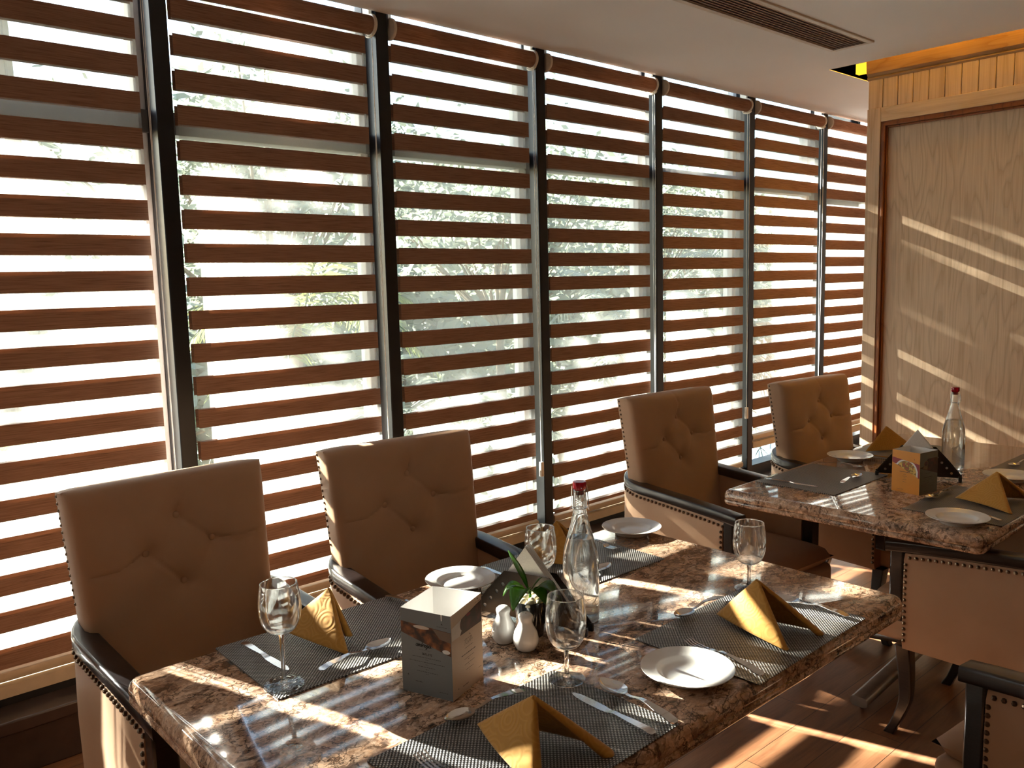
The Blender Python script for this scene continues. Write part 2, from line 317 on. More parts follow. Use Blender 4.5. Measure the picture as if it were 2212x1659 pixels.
# ------------------------------------------------------------------ mesh helpers
class MB:
    def __init__(s): s.v = []; s.f = []; s.m = []
    def add(s, vs, fs, mi=0):
        k = len(s.v); s.v += [tuple(x) for x in vs]
        for f in fs: s.f.append([i + k for i in f]); s.m.append(mi)
        return s
    def box(s, x0, x1, y0, y1, z0, z1, mi=0):
        return s.add([(x0, y0, z0), (x1, y0, z0), (x1, y1, z0), (x0, y1, z0), (x0, y0, z1), (x1, y0, z1), (x1, y1, z1), (x0, y1, z1)],
                     [(0, 3, 2, 1), (4, 5, 6, 7), (0, 1, 5, 4), (1, 2, 6, 5), (2, 3, 7, 6), (3, 0, 4, 7)], mi)
    def lathe(s, prof, n=32, cx=0, cy=0, cz=0, mi=0, closed=False):
        vs = []; fs = []; k = len(prof)
        for j in range(n):
            a = 2 * PI * j / n
            for r, z in prof: vs.append((cx + r * math.cos(a), cy + r * math.sin(a), cz + z))
        for j in range(n):
            j2 = (j + 1) % n
            for i in range(k - 1 + (1 if closed else 0)):
                i2 = (i + 1) % k
                fs.append((j * k + i, j2 * k + i, j2 * k + i2, j * k + i2))
        return s.add(vs, fs, mi)
    def tube(s, pts, rad, n=8, mi=0, closed=False, flat=1.0):
        pts = [Vector(p) for p in pts]; N = len(pts); vs = []; fs = []
        prev = None
        for i, p in enumerate(pts):
            if closed: d = pts[(i + 1) % N] - pts[i - 1]
            else: d = pts[min(i + 1, N - 1)] - pts[max(i - 1, 0)]
            d.normalize()
            if prev is None:
                a = Vector((0, 0, 1)) if abs(d.z) < 0.9 else Vector((1, 0, 0))
                x = d.cross(a).normalized()
            else:
                x = (prev - d * prev.dot(d)).normalized()
            prev = x; y = d.cross(x)
            r = rad[i] if isinstance(rad, (list, tuple)) else rad
            for k in range(n):
                a = 2 * PI * k / n
                vs.append(p + x * (r * math.cos(a)) + y * (r * flat * math.sin(a)))
        L = N if closed else N - 1
        for i in range(L):
            i2 = (i + 1) % N
            for k in range(n):
                k2 = (k + 1) % n
                fs.append((i * n + k, i * n + k2, i2 * n + k2, i2 * n + k))
        if not closed:
            fs.append(tuple(range(n - 1, -1, -1))); fs.append(tuple((N - 1) * n + k for k in range(n)))
        return s.add(vs, fs, mi)
    def sweep(s, pts, prof, mi=0, caps=True):
        """prof(i) -> closed list of (side, z) ; side is horizontal, to the left of travel"""
        N = len(pts); vs = []; fs = []; K = None
        for i, p in enumerate(pts):
            a = Vector(pts[max(i - 1, 0)]); b = Vector(pts[min(i + 1, N - 1)]); d = b - a; d.z = 0; d.normalize()
            sd_ = Vector((-d.y, d.x, 0)); pr = prof(i); K = len(pr)
            for (u, z) in pr: vs.append(Vector(p) + sd_ * u + Vector((0, 0, z)))
        for i in range(N - 1):
            for k in range(K):
                k2 = (k + 1) % K
                fs.append((i * K + k, i * K + k2, (i + 1) * K + k2, (i + 1) * K + k))
        if caps: fs.append(tuple(range(K - 1, -1, -1))); fs.append(tuple((N - 1) * K + k for k in range(K)))
        return s.add(vs, fs, mi)
    def grid(s, fn, nu, nv, mi=0):
        vs = [fn(i / nu, j / nv) for j in range(nv + 1) for i in range(nu + 1)]
        fs = [(j * (nu + 1) + i, j * (nu + 1) + i + 1, (j + 1) * (nu + 1) + i + 1, (j + 1) * (nu + 1) + i) for j in range(nv) for i in range(nu)]
        return s.add(vs, fs, mi)
    def ball(s, c, r, n=10, mi=0):
        rx, ry, rz = (r, r, r) if isinstance(r, (int, float)) else r
        vs = []; fs = []; h = n // 2
        for j in range(h + 1):
            th = PI * j / h
            for i in range(n):
                a = 2 * PI * i / n
                vs.append((c[0] + rx * math.sin(th) * math.cos(a), c[1] + ry * math.sin(th) * math.sin(a), c[2] + rz * math.cos(th)))
        for j in range(h):
            for i in range(n):
                fs.append((j * n + i, (j + 1) * n + i, (j + 1) * n + (i + 1) % n, j * n + (i + 1) % n))
        return s.add(vs, fs, mi)
    def xf(s, mtx, start=0):
        for i in range(start, len(s.v)): s.v[i] = tuple(mtx @ Vector(s.v[i]))
        return s
    def build(s, name, mat, parent=None, loc=None, rotz=0.0, bevel=0.0, seg=2, smooth=True, angle=38, sub=0, solid=0.0, merge=True):
        me = bpy.data.meshes.new(name); me.from_pydata(s.v, [], s.f)
        mats_ = mat if isinstance(mat, (list, tuple)) else [mat]
        for x in mats_: me.materials.append(M[x])
        me.polygons.foreach_set('material_index', s.m)
        bm = bmesh.new(); bm.from_mesh(me)
        if merge: bmesh.ops.remove_doubles(bm, verts=bm.verts, dist=1e-6)
        bmesh.ops.recalc_face_normals(bm, faces=bm.faces)
        bm.to_mesh(me); bm.free()
        if smooth:
            me.polygons.foreach_set('use_smooth', [True] * len(me.polygons))
            me.set_sharp_from_angle(angle=math.radians(angle))
        o = bpy.data.objects.new(name, me); COL.objects.link(o)
        if parent: o.parent = parent
        if loc is not None: o.location = loc
        if rotz: o.rotation_euler = (0, 0, rotz)
        if solid: q = o.modifiers.new('solid', 'SOLIDIFY'); q.thickness = solid; q.offset = 0
        if bevel: q = o.modifiers.new('bevel', 'BEVEL'); q.width = bevel; q.segments = seg; q.limit_method = 'ANGLE'; q.angle_limit = math.radians(35)
        if sub: q = o.modifiers.new('sub', 'SUBSURF'); q.levels = sub; q.render_levels = sub
        return o

def tag(o, label=None, cat=None, group=None, kind=None):
    if label: o['label'] = label
    if cat: o['category'] = cat
    if group: o['group'] = group
    if kind: o['kind'] = kind
    return o
def thing(name, label, cat, loc=(0, 0, 0), rotz=0.0, group=None):
    o = bpy.data.objects.new(name, None); COL.objects.link(o); o.empty_display_size = 0.1
    o.location = loc; o.rotation_euler = (0, 0, rotz)
    return tag(o, label, cat, group)
def struct(o): o['kind'] = 'structure'; return o
def copy_tree(o, parent=None):
    c = o.copy(); COL.objects.link(c)
    if parent is not None: c.parent = parent
    for ch in list(o.children): copy_tree(ch, c)
    return c
def dup(root, loc, rotz, label, group=None, scale=None):
    r = copy_tree(root); r.location = loc; r.rotation_euler = (0, 0, rotz)
    r['label'] = label
    if group: r['group'] = group
    if scale: r.scale = scale
    return r
def rrect(w, h, r, n=4, cx=0, cy=0):
    out = []
    for (sx, sy, a0) in ((1, 1, 0), (-1, 1, 90), (-1, -1, 180), (1, -1, 270)):
        for k in range(n + 1):
            a = math.radians(a0 + 90 * k / n)
            out.append((cx + sx * (w / 2 - r) + r * math.cos(a), cy + sy * (h / 2 - r) + r * math.sin(a)))
    return out


# ------------------------------------------------------------------ room shell
CZ = 2.645                                   # ceiling height
struct(MB().box(-3.2, 7.4, -8, 0.02, -0.1, 0.0).build('floor', 'floor', smooth=False))
b = MB()
b.box(-3.2, 4.30, -8, 0.0, CZ, CZ + 0.12); b.box(4.30, 7.4, -0.655, 0.0, CZ, CZ + 0.12); b.box(4.95, 7.4, -8, -0.655, CZ, CZ + 0.12)
struct(b.build('ceiling', 'ceil', smooth=False))
b = MB(); b.box(4.28, 4.30, -8, -0.635, CZ + 0.003, 3.0); b.box(4.30, 4.95, -0.655, -0.635, CZ + 0.003, 3.0); b.box(4.95, 4.97, -8, -0.635, CZ + 0.003, 3.0); b.box(4.28, 4.97, -8, -0.635, 3.0, 3.04)
struct(b.build('ceiling_recess', 'cove', smooth=False))
struct(MB().box(-3.2, 7.4, 0.16, 0.4, 3.0, 3.1).build('trim_8', 'alu_grey', smooth=False))
struct(MB().box(-3.3, -3.2, -8, 0.3, 0, 3).build('wall_left', 'wallp', smooth=False))
struct(MB().box(-3.3, 7.5, -8.1, -8, 0, 3).build('wall_front', 'wallp', smooth=False))
struct(MB().box(7.4, 7.5, -8, 0.3, 0, 3).build('wall_right', 'wallp', smooth=False))
b = MB(); b.box(-3.2, 7.4, 0.0, 0.16, 0.0, 0.195); b.box(-3.2, -2.76, 0.0, 0.16, 0.195, 3.0)
struct(b.build('wall_back', 'sill', smooth=False))
b = MB(); b.box(-3.2, 7.4, -0.115, 0.02, 0.155, 0.20); b.box(-3.2, 7.4, -0.085, 0.0, 0.0, 0.155)
struct(b.build('trim_9', 'sill', bevel=0.006))

# ------------------------------------------------------------------ window wall
MX = [0.0, 0.920, 1.8375, 2.750, 3.671, 4.615, 5.548, 6.47]      # right edges of the mullions
MW = 0.060
for k, x in enumerate(MX):
    struct(MB().box(x - MW, x, 0.0, 0.11, 0.19, CZ + 0.30).build('trim_%d' % k, 'alu_black', bevel=0.004))
for i, x in enumerate((-0.92, -1.84)):
    struct(MB().box(x - MW, x, 0.0, 0.11, 0.19, CZ + 0.30).build('trim_%d' % (10 + i), 'alu_black', bevel=0.004))
    struct(MB().box(x - 0.92, x - MW, 0.13, 0.137, 0.19, 2.95).build('window_%d' % (9 + i), 'pane', smooth=False))
for k in range(8):
    x0 = (MX[k - 1] if k else -0.92); x1 = MX[k] - MW
    f = MB()
    f.box(x0, x0 + 0.035, 0.10, 0.17, 0.27, 2.98); f.box(x1 - 0.035, x1, 0.10, 0.17, 0.27, 2.98)
    f.box(x0, x1, 0.10, 0.17, 2.94, 2.98)
    wr = struct(f.build('window_%d' % (k + 1), 'alu_grey', bevel=0.004))
    wr['label'] = 'tall fixed window behind its roller blind, bay %d counted from the left' % k if k else 'tall fixed window just left of the picture'
    struct(MB().box(x0 - 0.002, x1 + 0.002, 0.015, 0.125, 0.195, 0.272).build('window_sill_rail', 'alu_black', wr, bevel=0.004))
    struct(MB().box(x0 - 0.002, x1 + 0.002, 0.085, 0.165, 2.085, 2.165).build('window_transom', 'alu_dark', wr, bevel=0.003))
    struct(MB().box(x0 + 0.03, x1 - 0.03, 0.130, 0.137, 0.265, 2.95).build('window_pane', 'pane', wr, smooth=False))

# ------------------------------------------------------------------ zebra roller blinds
PITCH = 0.1208; BAND = 0.0685
def blind(k, top, zbot, label, shift=0.0):
    x0 = (MX[k - 1] if k > 0 else 0.92 * (k - 1)) + 0.012; x1 = (MX[k] if k >= 0 else 0.92 * k) - MW - 0.010
    fx0 = x0 + 0.004; fx1 = x1 - 0.040
    zc = 2.590; rad = 0.038; yc = 0.012
    root = thing('roller_blind', label, 'blind', ((x0 + x1) / 2, yc, zc), 0, 'striped roller blinds along the window wall')
    ox, oy, oz = (x0 + x1) / 2, yc, zc
    rb = MB(); rb.tube([(x0 - ox + 0.013, 0, 0), (x1 - ox - 0.013, 0, 0)], rad, 28); rb.build('roller', 'band', root)
    for (a, b_) in ((x0, x0 + 0.014), (x1 - 0.014, x1)):
        c = MB(); pr = [(0.0, a - ox), (rad + 0.004, a - ox), (rad + 0.007, a - ox + 0.003), (rad + 0.007, b_ - ox - 0.003), (rad + 0.004, b_ - ox), (0.0, b_ - ox)]
        c.lathe(pr, 30); c.xf(Matrix.Rotation(PI / 2, 4, 'Y')); 
        c.box(a - ox, b_ - ox, 0.000, 0.045, 0.010, rad + 0.050)
        c.build('end_cap', 'cream', root)
    fb = MB()
    for y in (0.008, 0.036):
        z = top + (shift if y > 0.02 else 0.0); prev = zc - 0.01
        while True:
            zb = z - BAND
            hi = min(prev, zc - 0.01)
            if z < hi: fb.box(fx0 - ox, fx1 - ox, y - oy, y - oy + 0.0006, max(z, zbot) - oz, hi - oz, 1)
            if z <= zbot: break
            fb.box(fx0 - ox, fx1 - ox, y - oy, y - oy + 0.0008, max(zb, zbot) - oz, min(z, zc - 0.01) - oz, 0)
            prev = max(zb, zbot); z -= PITCH
            if prev <= zbot: break
    fb.build('striped_fabric', ['band', 'sheer'], root, smooth=False, merge=False)
    r = MB(); n = len(r.v)
    prof = [(-0.006, 0.0), (-0.018, 0.006), (-0.022, 0.020), (-0.020, 0.034), (-0.010, 0.040), (0.012, 0.040), (0.018, 0.030), (0.018, 0.004)]
    prof = [(u, zz) for (u, zz) in prof]
    r.sweep([(fx0 - ox - 0.004, 0.022 - oy, zbot - 0.045 - oz), (fx1 - ox + 0.004, 0.022 - oy, zbot - 0.045 - oz)], lambda i: [(-u * -1, zz) for (u, zz) in prof])
    prof2 = [(-0.004, -0.052), (-0.020, -0.050), (-0.020, -0.010), (-0.004, -0.004), (0.016, -0.004), (0.016, -0.052)]
    r.sweep([(fx0 - ox - 0.004, 0.022 - oy, zbot - 0.045 - oz), (fx1 - ox + 0.004, 0.022 - oy, zbot - 0.045 - oz)], lambda i: prof2)
    r.build('bottom_rail', 'beige', root)
    # bead chain: a clutch loop at the right end
    cx = x1 - 0.018
    cl = MB(); cl.tube([(cx - ox, -0.010 + 0.030 * math.cos(a), -0.038 - 0.012 * math.sin(a)) for a in [PI * i / 8 for i in range(9)]], 0.004, 6)
    cl.build('chain_guide', 'cream', root)
    zl = 0.62 + 0.03 * (k % 3)
    ch = MB()
    for dx, dy in ((-0.007, -0.032), (0.010, -0.006)):
        ch.tube([(cx - ox + dx, dy, -0.04), (cx - ox + dx * 0.6, dy, -0.9), (cx - ox + dx * 0.25, -0.02, zl - oz)], 0.0013, 5)
    ch.build('bead_chain', 'white_bead', root)
    wt = MB(); wt.box(cx - ox - 0.010, cx - ox + 0.010, -0.030, -0.012, zl - oz - 0.075, zl - oz); wt.build('chain_tensioner', 'cream', root, bevel=0.003)
    return root
BL = [(2.53, 0.30, 'striped blind of the bay left of the picture, before the leftmost black mullion'),
      (2.567, 0.325, 'leftmost striped blind, its right edge at the thickest black mullion'),
      (2.541, 0.325, 'wide striped blind behind the two nearest high-backed chairs'),
      (2.532, 0.325, 'striped blind between the second chair and the red-capped bottle, third from the left'),
      (2.517, 0.325, 'striped blind whose bottom rail shows just right of the near bottle'),
      (2.492, 0.325, 'striped blind directly behind the chair at the far table\'s left corner'),
      (2.527, 0.485, 'striped blind pulled up short so the view shows below its rail'),
      (2.498, 0.40, 'rightmost striped blind, half hidden by the wood panelled wall')]
blind(-1, 2.53, 0.30, 'striped blind two bays left of the picture, seen only in reflections')
blind(-2, 2.53, 0.30, 'striped blind three bays left of the picture, by the left wall')
for k, (tp, zb, lb) in enumerate(BL): blind(k, tp, zb, lb, PITCH / 2 if k == 0 else 0.0)

# ------------------------------------------------------------------ panelled partition on the right
XF = 4.430; YE = -0.815; YF = -7.5
pw = struct(MB().box(XF + 0.024, XF + 0.20, YF, YE - 0.001, 0, 2.62).build('wall_end', 'ash', smooth=False))
pw['label'] = 'light wood panelled partition wall at the far end of the tables'
def wpart(name, mb, mat, **kw): o = mb.build(name, mat, pw, **kw); o['kind'] = 'structure'; return o
wpart('stile', MB().box(XF, XF + 0.03, YE - 0.075, YE, 0, 2.42), 'ash_stile', bevel=0.002)
wpart('top_rail', MB().box(XF, XF + 0.03, YF, YE - 0.0755, 2.345, 2.42), 'ash_rail', bevel=0.002)
b = MB(); 
for (dx, wd) in ((0.004, 0.012), (-0.003, 0.012), (0.008, 0.011)):
    pass
b.box(XF + 0.004, XF + 0.03, YE - 0.087, YE - 0.0755, 0, 2.345); b.box(XF - 0.004, XF + 0.03, YE - 0.101, YE - 0.087, 0, 2.333); b.box(XF + 0.008, XF + 0.03, YE - 0.111, YE - 0.101, 0, 2.319)
b.box(XF + 0.004, XF + 0.03, YF, YE - 0.087, 2.333, 2.345); b.box(XF - 0.004, XF + 0.03, YF, YE - 0.101, 2.319, 2.333); b.box(XF + 0.008, XF + 0.03, YF, YE - 0.111, 2.309, 2.319)
wpart('moulding', b, 'cherry', bevel=0.003)
b = MB(); y = YE - 0.002; i = 0
while y > YF + 0.1:
    wdt = 0.0805
    b.box(XF + 0.006, XF + 0.028, y - wdt + 0.003, y, 2.42, 2.575); y -= wdt; i += 1
wpart('frieze_board', b, 'ash_stile', bevel=0.003)
b = MB(); b.sweep([(XF + 0.01, YE + 0.004, 0), (XF + 0.01, YF, 0)], lambda i: [(0.02, 2.572), (-0.004, 2.572), (-0.010, 2.582), (-0.006, 2.592), (-0.012, 2.600), (-0.020, 2.606), (-0.026, 2.680), (0.02, 2.680)])
wpart('crown', b, 'crown')

# warm cove lamp lying on top of the partition
cv = tag(MB().box(XF + 0.10, XF + 0.14, YF + 0.2, YE + 0.12, 2.645, 2.70).build('cove_lamp', 'led', smooth=False), 'yellow strip lamp hidden in the ceiling slot above the wood partition', 'lamp')
ld = bpy.data.lights.new('cove_light', 'AREA'); ld.shape = 'RECTANGLE'; ld.size = 5.5; ld.size_y = 0.05; ld.energy = 16.0; ld.color = (1.0, 0.66, 0.18)
lo = bpy.data.objects.new('cove_light', ld); COL.objects.link(lo); lo.location = (XF + 0.12, -3.62, 2.71); lo.rotation_euler = (PI, 0, PI / 2)

# ------------------------------------------------------------------ ceiling vent
vt = thing('ceiling_vent', 'long brown slotted air vent set in the ceiling', 'vent', (3.0, -0.97, CZ))
vx0, vx1, vy0, vy1 = -1.0, 0.905, -0.085, 0.085
b = MB(); e = 0.026
b.box(vx0 - e, vx1 + e, vy1, vy1 + e, -0.008, 0.004); b.box(vx0 - e, vx1 + e, vy0 - e, vy0, -0.008, 0.004); b.box(vx0 - e, vx0, vy0, vy1, -0.008, 0.004); b.box(vx1, vx1 + e, vy0, vy1, -0.008, 0.004)
b.build('vent_frame', 'vent', vt, bevel=0.003)
b = MB()
for i in range(9):
    y = vy0 + 0.010 + i * 0.0188
    b.add([(vx0, y - 0.006, -0.007), (vx1, y - 0.006, -0.007), (vx1, y + 0.006, 0.001), (vx0, y + 0.006, 0.001), (vx0, y - 0.006, -0.0055), (vx1, y - 0.006, -0.0055), (vx1, y + 0.006, 0.0025), (vx0, y + 0.006, 0.0025)],
          [(0, 1, 2, 3), (7, 6, 5, 4), (0, 4, 5, 1), (1, 5, 6, 2), (2, 6, 7, 3), (3, 7, 4, 0)])
b.box(vx0, vx1, vy0, vy1, 0.004, 0.006)
b.build('vent_slats', 'vent_dark', vt, smooth=False)


# ------------------------------------------------------------------ armchair (front = local -Y)
def arm_path():
    pts = []; hw = 0.252; yb = 0.325; r = 0.17; yf = -0.315
    for i in range(9): pts.append((-hw, yf + (yb - r - yf) * i / 8))
    for i in range(1, 9):
        a = PI - PI / 2 * i / 8
        pts.append((-hw + r + r * math.cos(a), yb - r + r * math.sin(a)))
    for i in range(1, 4): pts.append((-(hw - r) + (hw - r) * i / 3 * 1.0, yb + 0.006 * math.sin(PI / 2 * i / 3)))
    pts += [(-x, y) for (x, y) in reversed(pts[:-1])]
    return pts
AP = arm_path()
def rail_z(i):
    n = len(AP) - 1; u = abs(i / n - 0.5) * 2           # 1 at the arm fronts, 0 at the back
    return 0.668 + 0.070 * (1 - u) ** 0.8
def make_chair(label):
    t = thing('armchair', label, 'chair', (0, 0, 0), 0, 'tan leather armchairs at the two tables')
    # seat
    s = MB()
    s.add([], [])
    s.box(-0.232, 0.232, -0.395, 0.235, 0.315, 0.405)
    s.build('seat_base', 'leather', t, bevel=0.022, seg=3)
    c = MB()
    def cush(sgn):
        def fn(u, v):
            x = -0.228 + 0.456 * u; y = -0.400 + 0.585 * v
            e = (1 - abs(2 * u - 1) ** 6) * (1 - abs(2 * v - 1) ** 6)
            return (x, y, 0.435 + sgn * 0.047 * max(0, e) ** 0.35)
        return fn
    c.grid(cush(1), 20, 22); c.grid(cush(-1), 20, 22); c.build('seat', 'leather', t, angle=70)
    # barrel wall: upholstered sides and back
    wpts = [(x, y, 0) for (x, y) in AP]
    sel = [i for i in range(len(AP)) if True]
    fpts = [(AP[0][0], -0.255, 0)] + [p for p in wpts if not (abs(p[0]) > 0.245 and p[1] < -0.24)] + [(AP[-1][0], -0.255, 0)]
    def wall_prof(i):
        n = len(fpts) - 1; u = abs(i / n - 0.5) * 2
        zt = 0.634 + 0.070 * (1 - u) ** 0.8
        return [(-0.020, 0.315), (-0.026, 0.34), (-0.028, 0.5), (-0.026, zt - 0.02), (-0.020, zt), (0.020, zt), (0.027, zt - 0.02), (0.030, 0.5), (0.027, 0.34), (0.020, 0.315)]
    wb = MB(); wb.sweep(fpts, wall_prof); wb.build('side_panel', 'leather', t, angle=60)
    # black front posts
    for sx in (-1, 1):
        pb = MB(); pb.box(sx * 0.252 - 0.027, sx * 0.252 + 0.027, -0.302, -0.257, 0.405, 0.645); pb.build('arm_post', 'lacquer', t, bevel=0.006)
    # arm rail
    rp = [(x, y, rail_z(i)) for i, (x, y) in enumerate(AP)]
    rr = rrect(0.060, 0.038, 0.008, 3)
    rb = MB(); rb.sweep(rp, lambda i: [(u, v - 0.019) for (u, v) in rr]); rb.build('arm_rail', 'lacquer', t, angle=50)
    # nail heads under the rail and down the arm fronts
    nb = MB(); L = 0; acc = 0
    def nail(x, y, z, d): nb.ball((x + d[0] * 0.001, y + d[1] * 0.001, z), 0.0062, 8)
    dense = []
    for i in range(len(fpts) - 1):
        a = Vector(fpts[i]); b_ = Vector(fpts[i + 1]); l = (b_ - a).length; st = max(1, int(l / 0.002))
        for q in range(st): dense.append((a.lerp(b_, q / st), (i + q / st) / (len(fpts) - 1)))
    last = None
    for j in range(len(dense) - 1):
        p, uu = dense[j]
        if last is None or (p - last).length > 0.0195:
            last = p; d = (dense[j + 1][0] - p).normalized(); sd_ = Vector((-d.y, d.x, 0)); u = abs(uu - 0.5) * 2
            q = p + sd_ * 0.0255; nail(q.x, q.y, 0.621 + 0.070 * (1 - u) ** 0.8, sd_)
    for sx in (-1, 1):
        z = 0.600
        while z > 0.33: nail(sx * 0.280, -0.249, z, (sx, 0)); z -= 0.0195
    nb.build('nail_trim', 'nail', t)
    # high padded back with four buttons and pleats
    TOP = 1.052; BOT = 0.42
    def yfront(z): k = (z - BOT) / (TOP - BOT); return 0.125 + 0.075 * k + 0.010 * k * k
    B = [(0.0, 0.945), (-0.088, 0.862), (0.088, 0.866), (0.0, 0.772)]
    segs = [((-0.012, 1.06), (0.012, 1.00)), ((0.012, 1.00), B[0]), (B[0], B[2]), ((-0.28, 0.835), (-0.16, 0.838)), ((-0.16, 0.838), B[1]), ((0.28, 0.872), (0.16, 0.858)), ((0.16, 0.858), B[2]), (B[1], B[3]), (B[0], (-0.05, 0.90)), (B[2], (0.05, 0.81))]
    def dseg(x, z, s0):
        (ax, az), (bx, bz) = s0; dx, dz = bx - ax, bz - az; k = max(0, min(1, ((x - ax) * dx + (z - az) * dz) / (dx * dx + dz * dz)))
        return math.hypot(x - ax - dx * k, z - az - dz * k)
    def hw(z): k = (z - BOT) / (TOP - BOT); return 0.235 + 0.027 * k
    def puff(x, z):
        d = 0.0
        for (bx, bz) in B: d -= 0.014 * math.exp(-((x - bx) ** 2 + (z - bz) ** 2) / (2 * 0.028 ** 2)) + 0.006 * math.exp(-((x - bx) ** 2 + (z - bz) ** 2) / (2 * 0.009 ** 2))
        g = 0
        for i_, s0 in enumerate(segs):
            q = dseg(x, z, s0); a_ = 1.0 if i_ < 8 else 0.35
            g = max(g, a_ * math.exp(-(q / 0.0042) ** 2))
        return d - 0.0040 * g
    bb = MB(); NU, NV = 84, 100
    def back(u, v):
        z = BOT + (TOP - BOT) * v; x = (2 * u - 1) * hw(z)
        ex = 1 - abs(2 * u - 1) ** 10; et = 1 - max(0, (v - 0.5) * 2) ** 22
        edge = (max(0, ex) * max(0, et)) ** 0.5
        return (x, yfront(z) + 0.030 * (1 - edge) - puff(x, z) * edge - 0.006 * edge, z - 0.006 * (1 - max(0, ex)) * v)
    bb.grid(back, NU, NV)
    def rim(pts_front, dy):
        pass
    k0 = len(bb.v)
    # close sides, top and rear
    ring = [j * (NU + 1) for j in range(NV + 1)] + [NV * (NU + 1) + i for i in range(1, NU + 1)] + [j * (NU + 1) + NU for j in range(NV - 1, -1, -1)]
    vs = [bb.v[i] for i in ring]
    rear = [(x * 0.985, y + 0.058, z - 0.008) for (x, y, z) in vs]
    for q in rear: bb.v.append(q)
    for a in range(len(ring) - 1):
        bb.f.append([ring[a], ring[a + 1], k0 + a + 1, k0 + a]); bb.m.append(0)
    bb.f.append([k0 + a for a in range(len(ring))]); bb.m.append(0)
    bb.build('backrest', 'leather', t, angle=42)
    for (bx, bz) in B:
        q = MB(); q.ball((bx, yfront(bz) + 0.0135, bz), (0.0095, 0.005, 0.0095), 12); q.build('button', 'leather', t)
    # nails along the rear side edges of the back
    for sx in (-1, 1):
        eb = MB(); z = 0.76
        while z < TOP - 0.01: eb.ball((sx * hw(z) * 0.988, yfront(z) + 0.080, z), 0.005, 6); z += 0.018
        eb.build('edge_nail_trim', 'nail', t)
    # legs
    for sx in (-1, 1):
        for front in (1, 0):
            lb = MB(); N = 10
            for i in range(N + 1):
                k = i / N; z = 0.32 * (1 - k); r = 0.024 - 0.010 * k + (0.003 if k > 0.9 else 0)
                if front: cx, cy = sx * 0.240, -0.262 + 0.012 * math.sin(k * PI) * 1.0 - 0.055 * max(0, k - 0.55) ** 1.4 * 2.2
                else: cx, cy = sx * 0.225, 0.255 + 0.075 * k ** 1.6
                lb.add([(cx - r, cy - r, z), (cx + r, cy - r, z), (cx + r, cy + r, z), (cx - r, cy + r, z)], [])
                if i:
                    o_ = (i - 1) * 4
                    for a in range(4): lb.f.append([o_ + a, o_ + (a + 1) % 4, o_ + 4 + (a + 1) % 4, o_ + 4 + a]); lb.m.append(0)
            lb.f.append([0, 1, 2, 3]); lb.m.append(0); lb.f.append([N * 4 + a for a in (3, 2, 1, 0)]); lb.m.append(0)
            lb.build('leg', 'lacquer', t, bevel=0.004)
    return t
ch0 = make_chair('tan buttoned leather armchair nearest on the left, in front of the leftmost black mullion')
ch0.location = (0.525, -1.05, 0); ch0.rotation_euler = (0, 0, math.radians(1.5))
dup(ch0, (1.200, -1.11, 0), math.radians(-4), 'tan buttoned leather armchair behind the white shakers and the white side plate')
dup(ch0, (2.605, -1.085, 0), math.radians(-4), 'tan leather armchair at the far table\'s near left corner, sunlit stripes on its outer side')
dup(ch0, (3.38, -1.31, 0), math.radians(-6), 'tan leather armchair farthest away, beside the wood panelled wall')
dup(ch0, (2.687, -2.19, 0), PI, 'tan leather armchair pushed under the near side of the far table, turned away')
dup(ch0, (1.863, -2.737, 0), math.radians(172), 'tan leather armchair cut by the bottom right corner of the picture')


# ------------------------------------------------------------------ granite tables
def table(label, cx, cy, lx, ly, rz):
    t = thing('dining_table', label, 'table', (cx, cy, 0), rz, 'granite dining tables')
    top = MB()
    rad = 0.020; zt = 0.760; zb = 0.705
    ring = rrect(lx, ly, 0.030, 6)
    prof = []
    def off(d): return rrect(lx - 2 * d, ly - 2 * d, max(0.004, 0.030 - d), 6)
    lev = [(0.010, zb), (0.003, zb + 0.004), (0.0, zb + 0.010), (0.001, zb + 0.0185), (0.0045, zb + 0.0205), (0.001, zb + 0.0225), (0.0, zb + 0.030), (0.0012, zt - 0.016), (0.005, zt - 0.0075), (0.011, zt - 0.002), (0.019, zt)]
    n = len(ring)
    for (d, z) in lev: top.add([(x, y, z) for (x, y) in off(d)], [])
    for l in range(len(lev) - 1):
        for i in range(n): top.f.append([l * n + i, l * n + (i + 1) % n, (l + 1) * n + (i + 1) % n, (l + 1) * n + i]); top.m.append(0)
    top.f.append(list(range(n))[::-1]); top.m.append(0); top.f.append([(len(lev) - 1) * n + i for i in range(n)]); top.m.append(0)
    top.build('tabletop', 'granite', t, angle=55)
    b = MB(); b.box(-0.35, 0.35, -0.22, 0.22, 0.675, 0.705); b.build('under_frame', 'lacquer', t, bevel=0.004)
    b = MB(); b.lathe([(0.0, 0.05), (0.055, 0.05), (0.055, 0.06), (0.045, 0.08), (0.042, 0.62), (0.06, 0.66), (0.09, 0.675), (0.0, 0.675)], 28); b.build('pedestal', 'brushed', t)
    for a, ln in ((0, 0.56), (90, 0.36), (180, 0.56), (270, 0.36)):
        f = MB(); rr = rrect(0.062, 0.036, 0.015, 4)
        f.sweep([(0.02, 0, 0.075), (0.10, 0, 0.068), (ln, 0, 0.034)], lambda i: [(u, v) for (u, v) in rr])
        f.ball((ln - 0.03, 0, 0.009), (0.014, 0.014, 0.009), 10)
        f.xf(Matrix.Rotation(math.radians(a), 4, 'Z')); f.build('foot_bar', 'brushed', t, angle=50)
    return t
table('polished brown granite table in the foreground with the menu box, plant and shakers', 0.975, -1.772, 1.512, 0.905, -0.0068)
table('polished brown granite table farther away by the wood panelled wall', 3.062, -1.748, 1.50, 0.88, 0.0103)
TZ = 0.760


